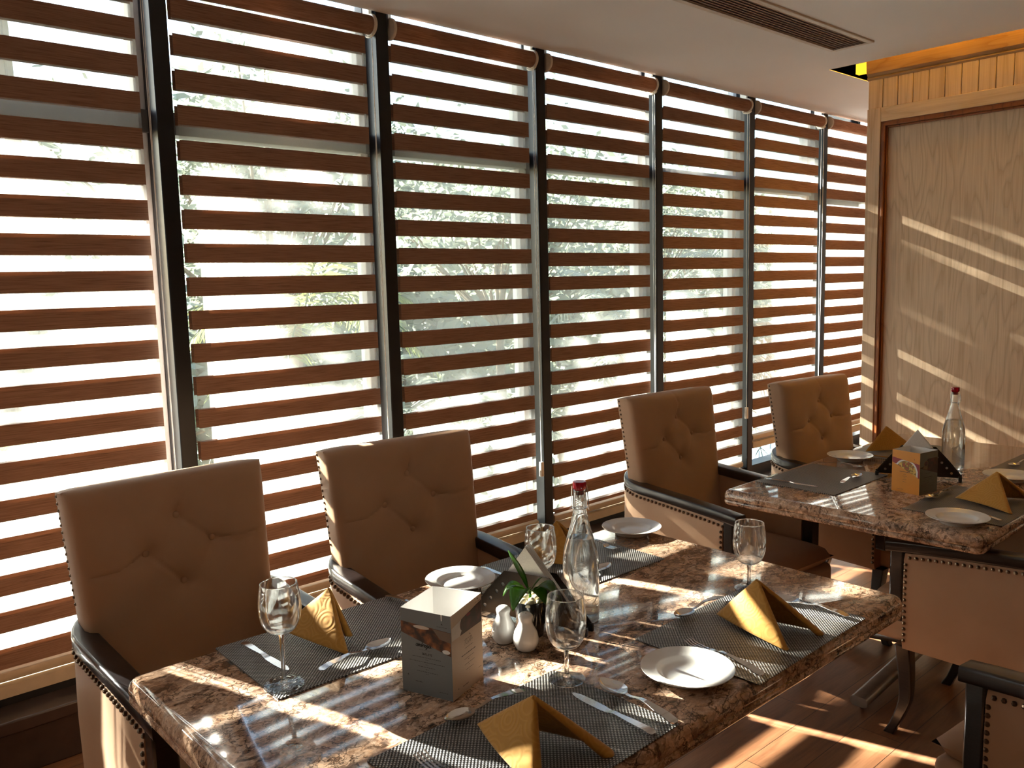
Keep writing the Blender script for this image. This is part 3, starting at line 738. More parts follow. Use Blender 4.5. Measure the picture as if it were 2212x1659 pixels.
# ------------------------------------------------------------------ placemats
def placemat(cx, cy, lx, ly, rz, label):
    m = MB(); rr = rrect(lx, ly, 0.004, 2); n = len(rr)
    m.add([(x, y, 0.0) for x, y in rr], []); m.add([(x, y, 0.0022) for x, y in rr], [])
    for i in range(n): m.f.append([i, (i + 1) % n, n + (i + 1) % n, n + i]); m.m.append(0)
    m.f.append([i for i in range(n)][::-1]); m.m.append(0); m.f.append([n + i for i in range(n)]); m.m.append(0)
    o = m.build('placemat', 'mat', None, (cx, cy, TZ + 0.0006), rz, smooth=False)
    return tag(o, label, 'placemat', 'grey woven placemats')
MZ = TZ + 0.0030
placemat(0.628, -1.482, 0.445, 0.31, -0.03, 'grey woven placemat under the tall wine glass at the near left')
placemat(1.322, -1.488, 0.450, 0.315, -0.02, 'grey woven placemat behind the water bottle on the near table')
placemat(0.632, -2.068, 0.445, 0.30, 0.03, 'grey woven placemat at the very front with the knife and two spoons')
placemat(1.300, -2.078, 0.445, 0.30, 0.012, 'grey woven placemat at the near table\'s right front, under the bright yellow napkin and fork')
placemat(2.700, -1.500, 0.42, 0.31, 0.0, 'grey woven placemat at the far table\'s left corner with nothing but cutlery')
placemat(3.385, -1.500, 0.42, 0.31, 0.0, 'grey woven placemat under the far table\'s back triangular napkin')
placemat(2.690, -2.045, 0.43, 0.30, 0.0, 'grey woven placemat under the far table\'s front folded napkin')
placemat(3.440, -2.045, 0.43, 0.30, 0.0, 'grey woven placemat at the right edge of the picture on the far table')


# ------------------------------------------------------------------ plates
def make_plate(label):
    R = 0.0895
    prof = [(0.0, 0.0075), (0.030, 0.0075), (0.047, 0.0080), (0.053, 0.0105), (0.058, 0.0158), (0.062, 0.0175), (0.075, 0.0195), (0.0865, 0.0225), (R, 0.0235), (R + 0.0006, 0.0225), (R - 0.001, 0.0210), (0.075, 0.0165), (0.060, 0.0125), (0.053, 0.0050), (0.050, 0.0), (0.046, 0.0), (0.044, 0.0035), (0.0, 0.0035)]
    n = 144; m = MB(); vs = []; k = len(prof)
    for j in range(n):
        a = 2 * PI * j / n
        for i, (r, z) in enumerate(prof):
            if 5 <= i <= 7: z += 0.0007 * (1 if j % 2 else -0.4)
            vs.append((r * math.cos(a), r * math.sin(a), z))
    fs = [(j * k + i, ((j + 1) % n) * k + i, ((j + 1) % n) * k + i + 1, j * k + i + 1) for j in range(n) for i in range(k - 1)]
    m.add(vs, fs); return tag(m.build('side_plate', 'ceramic', None, angle=50), label, 'plate', 'white fluted side plates')
pl = make_plate('white fluted side plate at the near table\'s front edge, right of the long spoon'); pl.location = (1.013, -2.114, TZ + 0.0004)
dup(pl, (1.672, -1.425, TZ + 0.0004), 0.4, 'white fluted side plate at the near table\'s back right corner')
dup(pl, (1.020, -1.405, TZ + 0.0004), 0.9, 'white fluted side plate partly hidden behind the grey menu box')
dup(pl, (3.080, -1.420, TZ + 0.0004), 0.2, 'white side plate at the back of the far table between cutlery and napkin')
dup(pl, (2.432, -2.082, TZ + 0.0004), 0.6, 'white side plate at the far table\'s front left corner')
dup(pl, (3.120, -2.010, TZ + 0.0004), 1.1, 'white side plate behind the far table\'s front napkin, at the right edge')


# ------------------------------------------------------------------ glasses
def make_glass(label, H, rb, rt, bowl, name, foot=0.038):
    t = thing(name, label, 'glass', group='stemmed water and wine glasses')
    zb = H - bowl; w_ = 0.0013
    outer = []
    N = 16
    for i in range(N + 1):
        k = i / N
        if k < 0.5: r = 0.006 + (rb - 0.006) * math.sin(PI / 2 * (k / 0.5)) ** 0.72
        else: r = rb + (rt - rb) * ((k - 0.5) / 0.5) ** 2.0
        z = zb + bowl * (1 - math.cos(PI / 2 * min(1, k / 0.5))) * 0.5 if k < 0.5 else zb + bowl * (0.5 + 0.5 * (k - 0.5) / 0.5)
        outer.append((r, z))
    inner = [(max(0.0, r - w_), z + (0.002 if i < 3 else 0)) for i, (r, z) in enumerate(outer)]
    b = MB(); b.lathe([(0.0, zb)] + outer + inner[::-1] + [(0.0, inner[0][1])], 48); b.build('bowl', 'wine', t, angle=60)
    rm = MB(); rm.tube([((rt - w_ / 2) * math.cos(2 * PI * i / 48), (rt - w_ / 2) * math.sin(2 * PI * i / 48), H) for i in range(48)], 0.0011, 8, closed=True); rm.build('rim', 'glass', t)
    s = MB(); s.lathe([(0.0, 0.0065), (0.0075, 0.0065), (0.0050, 0.012), (0.0042, 0.03), (0.0040, zb * 0.6), (0.0048, zb - 0.01), (0.0080, zb + 0.001), (0.010, zb + 0.004), (0.0, zb + 0.004)], 24); s.build('stem', 'glass', t)
    f = MB(); f.lathe([(0.0, 0.0), (foot - 0.001, 0.0), (foot, 0.0012), (foot - 0.001, 0.0024), (0.020, 0.0040), (0.010, 0.0064), (0.0, 0.0068)], 48); f.build('foot', 'glass', t)
    return t
g1 = make_glass('stemmed goblet in front of the white shakers and black pot', 0.168, 0.0395, 0.0345, 0.103, 'water_goblet', 0.036); g1.location = (0.839, -1.958, MZ)
dup(g1, (1.506, -1.938, TZ + 0.0005), 0, 'stemmed goblet by the yellow napkin at the near table\'s right end')
dup(g1, (1.122, -1.597, MZ), 0, 'stemmed goblet just left of the near water bottle, behind the paper napkins')
g2 = make_glass('tall wine glass at the front left corner, beside the gold napkin', 0.205, 0.0405, 0.0350, 0.098, 'wine_glass', 0.039); g2.location = (0.436, -1.585, MZ)


# ------------------------------------------------------------------ swing-top water bottles
def make_bottle(label):
    t = thing('water_bottle', label, 'bottle', group='clear swing top water bottles')
    O = [(0.0, 0.0), (0.037, 0.0), (0.0405, 0.004), (0.0410, 0.02), (0.0410, 0.128), (0.0400, 0.148), (0.0360, 0.172), (0.0290, 0.198), (0.0215, 0.224), (0.0165, 0.246), (0.0145, 0.258), (0.0160, 0.262), (0.0165, 0.276), (0.0150, 0.290), (0.0138, 0.297), (0.0136, 0.301)]
    I = [(max(0.0, r - 0.0032), z + 0.0) for (r, z) in O[1:]]
    I = [(0.0105, 0.301), (0.0105, 0.290), (0.0108, 0.262), (0.0110, 0.255), (0.0135, 0.244), (0.0185, 0.223), (0.0258, 0.197), (0.0328, 0.171), (0.0368, 0.148), (0.0378, 0.128), (0.0378, 0.02), (0.0370, 0.011), (0.0330, 0.008), (0.0, 0.011)]
    b = MB(); b.lathe(O + I, 56); b.build('bottle_body', 'glass', t, angle=60)
    wl = 0.193
    wp = [(0.0, 0.0106), (0.0333, 0.0076), (0.0374, 0.0108), (0.0382, 0.02), (0.0382, 0.128), (0.0372, 0.148), (0.0332, 0.171), (0.0272, wl), (0.0, wl)]
    wb = MB(); wb.lathe(wp, 56); wb.build('water', 'water', t, angle=60)
    c = MB(); c.lathe([(0.0, 0.292), (0.0095, 0.292), (0.0098, 0.302), (0.0128, 0.303), (0.0150, 0.306), (0.0155, 0.318), (0.0145, 0.3215), (0.0, 0.322)], 36); c.build('stopper', 'red', t)
    wv = MB()
    wv.tube([(0.0172 * math.cos(2 * PI * i / 32), 0.0172 * math.sin(2 * PI * i / 32), 0.2615) for i in range(32)], 0.0011, 6, closed=True)
    for s_ in (-1, 1):
        wv.tube([(s_ * 0.0172, 0, 0.2615), (s_ * 0.0195, 0.005, 0.258), (s_ * 0.0200, -0.006, 0.268), (s_ * 0.0185, -0.004, 0.285), (s_ * 0.0165, 0.0, 0.311), (s_ * 0.0120, 0, 0.313)], 0.0011, 6)
        wv.tube([(s_ * 0.0195, 0.005, 0.258), (s_ * 0.0215, 0.010, 0.254), (s_ * 0.0205, 0.014, 0.257)], 0.0011, 6)
    wv.build('wire_bail', 'steel', t)
    return t
bt = make_bottle('clear water bottle with red swing top in the middle of the near table'); bt.location = (1.080, -1.771, TZ + 0.0005); bt.rotation_euler = (0, 0, math.radians(-42))
dup(bt, (3.185, -1.785, TZ + 0.0005), math.radians(-42), 'clear water bottle with dark red swing top on the far table')


# ------------------------------------------------------------------ potted plant
pp = thing('potted_plant', 'small green plant with white pebbles in a glossy black pot', 'plant', (0.938, -1.752, TZ + 0.0005))
b = MB(); b.lathe([(0.0, 0.0), (0.026, 0.0), (0.029, 0.003), (0.0345, 0.080), (0.0340, 0.082), (0.0320, 0.080), (0.0310, 0.066), (0.0, 0.066)], 40); b.build('pot', 'black_gloss', pp)
b = MB(); b.lathe([(0.0, 0.070), (0.020, 0.070), (0.0312, 0.068)], 24); b.build('soil', 'soil', pp)
random.seed(3)
for (x, y, sx, sy) in ((-0.016, -0.017, 0.014, 0.010), (0.012, -0.021, 0.013, 0.010), (-0.019, 0.004, 0.012, 0.010), (0.020, 0.000, 0.014, 0.011), (0.004, 0.019, 0.012, 0.010), (-0.009, 0.017, 0.010, 0.009), (0.022, 0.016, 0.009, 0.008), (0.0, -0.005, 0.009, 0.008)):
    q = MB(); q.ball((x, y, 0.0775), (sx, sy, 0.009), 14); q.build('pebble', 'pebble', pp)
b = MB(); b.tube([(0, 0, 0.066), (0.001, 0, 0.09), (0.0, 0, 0.108)], [0.0032, 0.003, 0.002], 8); b.build('stem', 'leaf_pot', pp)
def leaf(base, ang, up, L, W, droop, parent, name='leaf'):
    d = Vector((math.cos(ang), math.sin(ang), 0)); sdv = Vector((-d.y, d.x, 0)); N = 14; m = MB(); P_ = []
    for i in range(N + 1):
        k = i / N; h = L * (k * math.cos(up) + 0.0); z = L * (math.sin(up) * k - droop * k * k)
        P_.append(Vector(base) + d * h * (1 - 0.25 * droop * k) + Vector((0, 0, z)))
    for i, p in enumerate(P_):
        k = i / N; wd = W * (math.sin(PI * min(1, max(0, (k - 0.12) / 0.88)) ** 0.85) ** 0.8 if k > 0.12 else 0) + 0.0013 * (1 - k)
        for s_ in (-1, -0.5, 0, 0.5, 1): m.v.append(tuple(p + sdv * wd * s_ + Vector((0, 0, 0.30 * wd * abs(s_)))))
    for i in range(N):
        for a in range(4): m.f.append([i * 5 + a, i * 5 + a + 1, i * 5 + 6 + a, i * 5 + 5 + a]); m.m.append(0)
    return m.build(name, 'leaf_pot', parent, solid=0.0007, angle=80)
A = math.radians
leaf((0, 0, 0.095), A(168), A(66), 0.130, 0.0185, 0.10, pp)
leaf((0, 0, 0.092), A(196), A(48), 0.135, 0.0215, 0.85, pp)
leaf((0, 0, 0.092), A(150), A(50), 0.115, 0.0180, 0.75, pp)
leaf((0, 0, 0.092), A(-74), A(48), 0.125, 0.0225, 0.70, pp)
leaf((0, 0, 0.092), A(-100), A(45), 0.105, 0.0170, 0.75, pp)
leaf((0, 0, 0.095), A(-50), A(60), 0.060, 0.0080, 0.25, pp)
leaf((0, 0, 0.096), A(120), A(66), 0.060, 0.0080, 0.2, pp)


# ------------------------------------------------------------------ shakers
def shaker(label):
    prof = [(0.0, 0.0), (0.016, 0.0), (0.021, 0.004), (0.0265, 0.016), (0.0272, 0.026), (0.0240, 0.040), (0.0175, 0.052), (0.0142, 0.060), (0.0140, 0.064), (0.0152, 0.069), (0.0158, 0.072), (0.0150, 0.0755), (0.0100, 0.080), (0.0, 0.0818)]
    b = MB(); b.lathe(prof, 40); o = b.build('shaker', 'ceramic', None, angle=60)
    h = MB()
    for i in range(3): h.lathe([(0.0, 0.0), (0.0011, 0.0), (0.0011, 0.0006), (0.0, 0.0006)], 8, 0.005 * math.cos(i * 2.1), 0.005 * math.sin(i * 2.1), 0.0806)
    h.build('pour_hole', 'ink', o)
    return tag(o, label, 'shaker', 'white ceramic shakers')
s1 = shaker('white ceramic shaker nearer the front, overlapping the other one'); s1.location = (0.880, -1.799, TZ + 0.0005)
dup(s1, (0.872, -1.738, TZ + 0.0005), 1.0, 'white ceramic shaker just behind, half hidden by its twin')


# ------------------------------------------------------------------ cutlery (local +X from handle end to tip)
def strip_mesh(N, L, hw, zc, dish, th, x0=0.0):
    m = MB(); S = 4
    xs = [x0 + (L - x0) * (0.5 - 0.5 * math.cos(PI * i / N)) for i in range(N + 1)]
    for lay in (0, 1):
        for x in xs:
            for s_ in range(-S, S + 1):
                u = s_ / S; w_ = max(0.0003, hw(x))
                m.v.append((x, u * w_, zc(x) + dish(x) * (u * u - 1) + (th(x) if lay else 0)))
    K = 2 * S + 1; off = (N + 1) * K
    for i in range(N):
        for a in range(K - 1):
            q = [i * K + a, i * K + a + 1, (i + 1) * K + a + 1, (i + 1) * K + a]
            m.f.append(q[::-1]); m.m.append(0); m.f.append([z + off for z in q]); m.m.append(0)
        for a in (0, K - 1):
            m.f.append([i * K + a, (i + 1) * K + a, (i + 1) * K + a + off, i * K + a + off]); m.m.append(0)
    for i in (0, N):
        for a in range(K - 1): m.f.append([i * K + a, i * K + a + 1, i * K + a + 1 + off, i * K + a + off]); m.m.append(0)
    return m
def lerp_tab(tab):
    def f(x):
        for (a, va), (b_, vb) in zip(tab, tab[1:]):
            if x <= b_:
                k = max(0, min(1, (x - a) / (b_ - a))); k = k * k * (3 - 2 * k); return va + (vb - va) * k
        return tab[-1][1]
    return f
def bowlw(x0, x1, W):
    def f(x):
        k = (x - x0) / (x1 - x0)
        return 0 if k <= 0 or k >= 1 else W * math.sin(PI * k ** 0.80) ** 0.62
    return f
def spoon_mesh(L=0.178):
    b0 = L - 0.058; bw = bowlw(b0 - 0.004, L, 0.0195)
    hw_ = lerp_tab([(0, 0.0035), (0.006, 0.0088), (0.03, 0.0082), (0.075, 0.0038), (b0 - 0.012, 0.0030), (b0, 0.0034)])
    zc = lerp_tab([(0, 0.0075), (0.03, 0.0120), (0.07, 0.0150), (b0 - 0.012, 0.0085), (b0 + 0.006, 0.0095), (L - 0.02, 0.0098), (L, 0.0112)])
    ds = lambda x: 0.0072 * max(0, math.sin(PI * max(0, min(1, (x - b0) / (L - b0))) ** 0.8)) ** 0.6
    return strip_mesh(46, L, lambda x: max(hw_(x) if x < b0 else 0.0034 * max(0, 1 - (x - b0) / 0.010), bw(x)), zc, ds, lambda x: 0.0016)
def knife_mesh(L=0.205):
    h = 0.105
    hw_ = lerp_tab([(0, 0.0050), (0.006, 0.0085), (0.04, 0.0076), (h - 0.012, 0.0050), (h - 0.004, 0.0062), (h, 0.0066), (h + 0.02, 0.0088), (L - 0.045, 0.0094), (L - 0.02, 0.0080), (L - 0.006, 0.0045), (L, 0.0004)])
    th = lerp_tab([(0, 0.0045), (0.02, 0.0062), (h - 0.01, 0.0050), (h + 0.006, 0.0016), (L, 0.0010)])
    return strip_mesh(44, L, hw_, lambda x: 0.0004, lambda x: 0.0, th)
def fork_mesh(L=0.178):
    h = 0.125; r = L - 0.046
    hw_ = lerp_tab([(0, 0.0035), (0.006, 0.0085), (0.03, 0.0080), (0.08, 0.0038), (h - 0.01, 0.0030), (h + 0.002, 0.0105), (r, 0.0118)])
    zc = lerp_tab([(0, 0.0055), (0.04, 0.0115), (0.085, 0.0140), (h - 0.005, 0.0085), (r, 0.0030), (L - 0.018, 0.0040), (L, 0.0095)])
    m = strip_mesh(34, r, hw_, zc, lambda x: 0.0012 if x > h else 0, lambda x: 0.0016)
    for i in range(4):
        yc = -0.0093 + i * 0.0062
        N = 8; k0 = len(m.v)
        for j in range(N + 1):
            x = r - 0.001 + (L - r) * j / N; w_ = 0.0019 - 0.0008 * j / N; z = zc(x)
            m.v += [(x, yc - w_, z), (x, yc + w_, z), (x, yc + w_, z + 0.0015), (x, yc - w_, z + 0.0015)]
        for j in range(N):
            for a in range(4): m.f.append([k0 + j * 4 + a, k0 + j * 4 + (a + 1) % 4, k0 + j * 4 + 4 + (a + 1) % 4, k0 + j * 4 + 4 + a]); m.m.append(0)
        m.f.append([k0 + N * 4 + a for a in range(4)]); m.m.append(0)
    return m
CUT = {}
def cutlery(kind, p, q, label, z=MZ, flip=1):
    """p = handle end, q = tip (table coordinates)"""
    d = Vector((q[0] - p[0], q[1] - p[1])); a = math.atan2(d.y, d.x)
    if kind not in CUT:
        m = {'spoon': spoon_mesh, 'knife': knife_mesh, 'fork': fork_mesh}[kind]()
        o = m.build(kind, 'steel', None, angle=60); CUT[kind] = o
    else: o = copy_tree(CUT[kind])
    o.location = (p[0], p[1], z); o.rotation_euler = (0, 0, a)
    L0 = {'spoon': 0.178, 'knife': 0.205, 'fork': 0.178}[kind]; s = d.length / L0; s = max(0.8, min(1.12, s)); o.scale = (s, s, s)
    return tag(o, label, kind, {'spoon': 'steel spoons', 'knife': 'steel knives', 'fork': 'steel forks'}[kind])
cutlery('knife', (0.462, -1.345), (0.472, -1.535), 'steel knife to the left of the tall wine glass')
cutlery('spoon', (0.508, -1.594), (0.690, -1.575), 'steel spoon lying across the mat between wine glass and grey menu box')
cutlery('fork', (0.838, -1.340), (0.846, -1.500), 'steel fork whose handle shows above the grey menu box')
cutlery('spoon', (0.740, -1.942), (0.563, -1.930), 'steel spoon in front of the grey menu box, bowl to the left')
cutlery('knife', (0.795, -2.206), (0.806, -2.004), 'steel knife lying below the near goblet')
cutlery('spoon', (0.842, -2.216), (0.868, -2.015), 'long steel spoon between the knife and the front side plate')
cutlery('fork', (0.462, -2.180), (0.470, -1.980), 'steel fork with tines just above the bottom edge of the picture')
cutlery('spoon', (1.395, -1.937), (1.215, -1.932), 'steel spoon lying behind the yellow napkin, bowl toward the bottle')
cutlery('fork', (1.106, -2.222), (1.135, -2.015), 'steel fork just behind the front side plate')
cutlery('spoon', (1.486, -2.205), (1.482, -2.020), 'steel spoon right of the yellow napkin at the table\'s right end')
cutlery('knife', (1.137, -1.345), (1.141, -1.545), 'steel knife on the mat left of the paper napkins')
cutlery('fork', (1.510, -1.345), (1.505, -1.520), 'steel fork next to the back right side plate')
cutlery('spoon', (1.200, -1.605), (1.385, -1.590), 'steel spoon with its bowl showing just right of the near bottle')
cutlery('knife', (2.535, -1.360), (2.560, -1.560), 'steel knife at the left corner of the far table')
cutlery('spoon', (2.640, -1.605), (2.820, -1.590), 'steel spoon on the far table left of the orange menu box')
cutlery('fork', (2.905, -1.370), (2.975, -1.540), 'steel fork beside the far table\'s back plate')
cutlery('knife', (3.200, -1.365), (3.215, -1.560), 'steel knife between the back plate and the triangular napkin')
cutlery('spoon', (2.795, -1.930), (2.620, -1.915), 'dark steel spoon in front of the orange menu box')
cutlery('fork', (2.515, -2.180), (2.510, -2.000), 'steel fork behind the far table\'s front left plate')
cutlery('spoon', (3.500, -1.965), (3.320, -1.945), 'steel spoon at the right edge of the picture on the far mat')


# ------------------------------------------------------------------ folded cloth napkins
def napkin(T, Af, Bf, AP_, label, roll=0.011):
    T, Af, Bf, AP_ = Vector(T), Vector(Af), Vector(Bf), Vector(AP_)
    org = Vector(((Af.x + Bf.x + T.x) / 3, (Af.y + Bf.y + T.y) / 3, TZ + 0.0028))
    m = MB()
    mid = (Af + Bf) / 2
    for (F_, other) in ((Af, Bf), (Bf, Af)):
        e1 = T - AP_; e2 = F_ - AP_; nrm = e1.cross(e2).normalized()
        outw = (F_ - other); 
        if nrm.dot(outw) < 0: nrm = -nrm
        n0 = len(m.v); NU, NV = 18, 22
        # panel: u across from ridge to front edge, v from apex side down to base edge
        def P(u, v):
            # u: 0 ridge .. 1 front edge ; v: 0 at the apex .. 1 at the base edge
            a = AP_.lerp(T, v); f_ = AP_.lerp(F_, v)
            p = a.lerp(f_, u)
            p = p + nrm * (0.010 * math.sin(PI * min(1, u)) * v + 0.004 * math.sin(PI * u * 2.2 + v * 2.0) * v * (1 - v))
            return p
        pts = []
        for j in range(NV + 1):
            v = j / NV; row = [P(i / NU, v) for i in range(NU + 1)]
            # roll the front edge inward
            ed = row[-1]; dr = (row[-1] - row[-3]).normalized() if v > 0.02 else e2.normalized()
            r = roll * (0.25 + 0.75 * v)
            for k in range(1, 17):
                a = k / 16 * PI * (1.30 + 0.25 * v); rr_ = r * (1 - 0.25 * k / 16)
                row.append(ed + dr * (rr_ * math.sin(a)) - nrm * (rr_ * (1 - math.cos(a))))
            pts.append(row)
        K = len(pts[0])
        for row in pts:
            for p in row: m.v.append((p.x - org.x, p.y - org.y, max(0.0006, p.z - org.z)))
        for j in range(NV):
            for i in range(K - 1):
                m.f.append([n0 + j * K + i, n0 + j * K + i + 1, n0 + (j + 1) * K + i + 1, n0 + (j + 1) * K + i]); m.m.append(0)
    o = m.build('cloth_napkin', 'cloth', None, org, smooth=True, angle=180, solid=0.0032, merge=False)
    o.modifiers['solid'].offset = 1 if False else 0
    return tag(o, label, 'napkin', 'folded gold cloth napkins')
ZM = MZ + 0.001
napkin((1.30, -1.985, ZM + 0.004), (1.243, -2.178, ZM + 0.002), (1.378, -2.192, ZM + 0.002), (1.318, -2.075, 0.868), 'bright yellow folded cloth napkin at the near table\'s right end')
napkin((0.535, -1.37, ZM + 0.018), (0.588, -1.545, ZM + 0.002), (0.640, -1.492, ZM + 0.010), (0.622, -1.445, 0.872), 'gold folded cloth napkin behind the tall wine glass', 0.010)
napkin((0.588, -1.990, ZM + 0.016), (0.545, -2.165, ZM + 0.001), (0.705, -2.182, ZM + 0.004), (0.612, -2.105, 0.864), 'gold folded cloth napkin at the bottom edge of the picture', 0.013)
napkin((1.235, -1.40, ZM + 0.003), (1.325, -1.520, ZM + 0.002), (1.435, -1.455, ZM + 0.004), (1.345, -1.430, 0.868), 'gold folded cloth napkin seen behind and through the near water bottle')
napkin((3.255, -1.405, ZM + 0.003), (3.455, -1.525, ZM + 0.002), (3.470, -1.420, ZM + 0.004), (3.355, -1.445, 0.868), 'triangular gold napkin at the back of the far table')
napkin((2.705, -1.975, ZM + 0.004), (2.630, -2.158, ZM + 0.002), (2.850, -2.160, ZM + 0.004), (2.748, -2.085, 0.866), 'yellow folded napkin at the right edge on the far table\'s front mat')


# ------------------------------------------------------------------ square menu boxes
def menu_box(cx, cy, rz, s, H, faces, label, heights=None):
    """faces: functions drawing on face i; face frame: origin bottom left seen from outside, u right, v up"""
    t = thing('menu_box', label, 'menu', (cx, cy, TZ + 0.0004), rz, 'square cardboard menu boxes')
    h = s / 2; th = 0.0009
    b = MB()
    hs = heights or [H] * 4                         # corner heights: (-,-) (+,-) (+,+) (-,+)
    c = [(-h, -h), (h, -h), (h, h), (-h, h)]
    for i in range(4):
        (ax, ay), (bx, by) = c[i], c[(i + 1) % 4]; k = (h - th) / h
        vs = [(ax, ay, 0), (bx, by, 0), (bx, by, hs[(i + 1) % 4]), (ax, ay, hs[i]), (ax * k, ay * k, 0), (bx * k, by * k, 0), (bx * k, by * k, hs[(i + 1) % 4]), (ax * k, ay * k, hs[i])]
        b.add(vs, [(0, 1, 2, 3)], i + 1); b.add(vs, [(4, 7, 6, 5), (3, 2, 6, 7), (0, 4, 5, 1)], 0)
    b.build('card_sleeve', ['paper'] + [f[0] for f in faces], t, smooth=False, merge=False)
    for i, f in enumerate(faces):
        if f[1] is None: continue
        ang = i * PI / 2
        mx = Matrix.Rotation(ang, 4, 'Z') @ Matrix.Translation((-h, -h, 0)) @ Matrix(((1, 0, 0, 0), (0, 0, -1, 0), (0, 1, 0, 0), (0, 0, 0, 1)))
        f[1](t, mx)
    return t
def flat(name, mat, parent, mx, polys, lift=0.0003):
    m = MB()
    for pg in polys: m.add([(x, y, lift) for (x, y) in pg], [tuple(range(len(pg)))])
    m.xf(mx); return m.build(name, mat, parent, smooth=False, merge=False)
def circ(cx, cy, r, n=20, a0=0, a1=2 * PI, ry=None):
    return [(cx + r * math.cos(a0 + (a1 - a0) * i / n), cy + (ry or r) * math.sin(a0 + (a1 - a0) * i / n)) for i in range(n)]
def rect(x0, y0, x1, y1): return [(x0, y0), (x1, y0), (x1, y1), (x0, y1)]
def stroke(pts, w_):
    """polyline as thin quads"""
    out = []
    for (a, b_) in zip(pts, pts[1:]):
        d = Vector((b_[0] - a[0], b_[1] - a[1]))
        if d.length < 1e-7: continue
        d.normalize(); n = Vector((-d.y, d.x)) * w_ / 2; e = d * w_ * 0.4
        out.append([(a[0] - n.x - e.x, a[1] - n.y - e.y), (b_[0] - n.x + e.x, b_[1] - n.y + e.y), (b_[0] + n.x + e.x, b_[1] + n.y + e.y), (a[0] + n.x - e.x, a[1] + n.y - e.y)])
    return out
def smoothp(pts, n=6):
    out = []
    for i in range(len(pts) - 1):
        p0 = pts[max(i - 1, 0)]; p1 = pts[i]; p2 = pts[i + 1]; p3 = pts[min(i + 2, len(pts) - 1)]
        for k in range(n):
            t_ = k / n
            out.append(tuple(0.5 * (2 * p1[j] + (p2[j] - p0[j]) * t_ + (2 * p0[j] - 5 * p1[j] + 4 * p2[j] - p3[j]) * t_ ** 2 + (3 * p1[j] - p0[j] - 3 * p2[j] + p3[j]) * t_ ** 3) for j in (0, 1)))
    return out + [pts[-1]]
# handwritten letters (unit: x-height 1), each a list of strokes and an advance
HW = {
 'a': ([[(0.85, 0.85), (0.45, 1.0), (0.08, 0.55), (0.25, 0.05), (0.65, 0.3), (0.9, 0.95), (0.85, 0.2), (1.1, 0.1)]], 1.05),
 'm': ([[(0.0, 0.0), (0.15, 0.95), (0.2, 0.2), (0.5, 0.95), (0.62, 0.8), (0.6, 0.1), (0.7, 0.4), (0.98, 0.9), (1.1, 0.7), (1.08, 0.15), (1.35, 0.15)]], 1.3),
 'b': ([[(0.05, 0.2), (0.45, 2.0), (0.35, 1.2), (0.15, 0.1), (0.35, 0.0), (0.7, 0.35), (0.55, 0.75), (0.3, 0.55), (0.9, 0.55)]], 0.85),
 'r': ([[(0.0, 0.4), (0.2, 1.05), (0.35, 0.85), (0.6, 0.9), (0.55, 0.2), (0.8, 0.1)]], 0.72),
 'o': ([[(0.45, 0.9), (0.1, 0.6), (0.2, 0.05), (0.6, 0.2), (0.6, 0.75), (0.35, 0.9), (0.85, 0.75)]], 0.78),
 's': ([[(0.0, 0.1), (0.4, 1.1), (0.35, 0.7), (0.6, 0.2), (0.35, -0.6), (0.05, -0.75), (0.2, -0.3), (0.75, 0.3)]], 0.7),
 'i': ([[(0.0, 0.3), (0.18, 0.9), (0.2, 0.15), (0.45, 0.2)], [(0.2, 1.35), (0.24, 1.4)]], 0.42),
}
def script_word(word, x, y, s, w_, slant=0.25):
    out = []
    for ch in word:
        st, adv = HW[ch]
        for p in st: out += stroke([(x + (px + slant * py) * s, y + py * s) for (px, py) in smoothp(p)], w_)
        x += adv * s
    return out
BLK = {'O': [[(0, 0), (0, 1), (.7, 1), (.7, 0), (0, 0)]], 'U': [[(0, 1), (0, 0), (.7, 0), (.7, 1)]], 'T': [[(0, 1), (.7, 1)], [(.35, 1), (.35, 0)]], 'L': [[(0, 1), (0, 0), (.6, 0)]], 'E': [[(.6, 1), (0, 1), (0, 0), (.6, 0)], [(0, .5), (.5, .5)]], 'S': [[(.65, 1), (0, 1), (0, .5), (.65, .5), (.65, 0), (0, 0)]]}
def block_word(word, x, y, s, w_):
    out = []
    for ch in word:
        for p in BLK[ch]: out += stroke([(x + px * s, y + py * s) for (px, py) in p], w_)
        x += 1.0 * s
    return out
def dashes(rng, x0, x1, y, h):
    """a line of print too small to read"""
    out = []; x = x0
    while x < x1:
        l = rng.uniform(0.0018, 0.0060); l = min(l, x1 - x); out.append(rect(x, y, x + l, y + h)); x += l + 0.0012
    return out
S1 = 0.1125
def crest(x, y, s): return [[(x - s, y), (x, y - 0.3 * s), (x + s, y), (x + 0.4 * s, y + 0.6 * s), (x, y + 1.6 * s), (x - 0.4 * s, y + 0.6 * s)]]
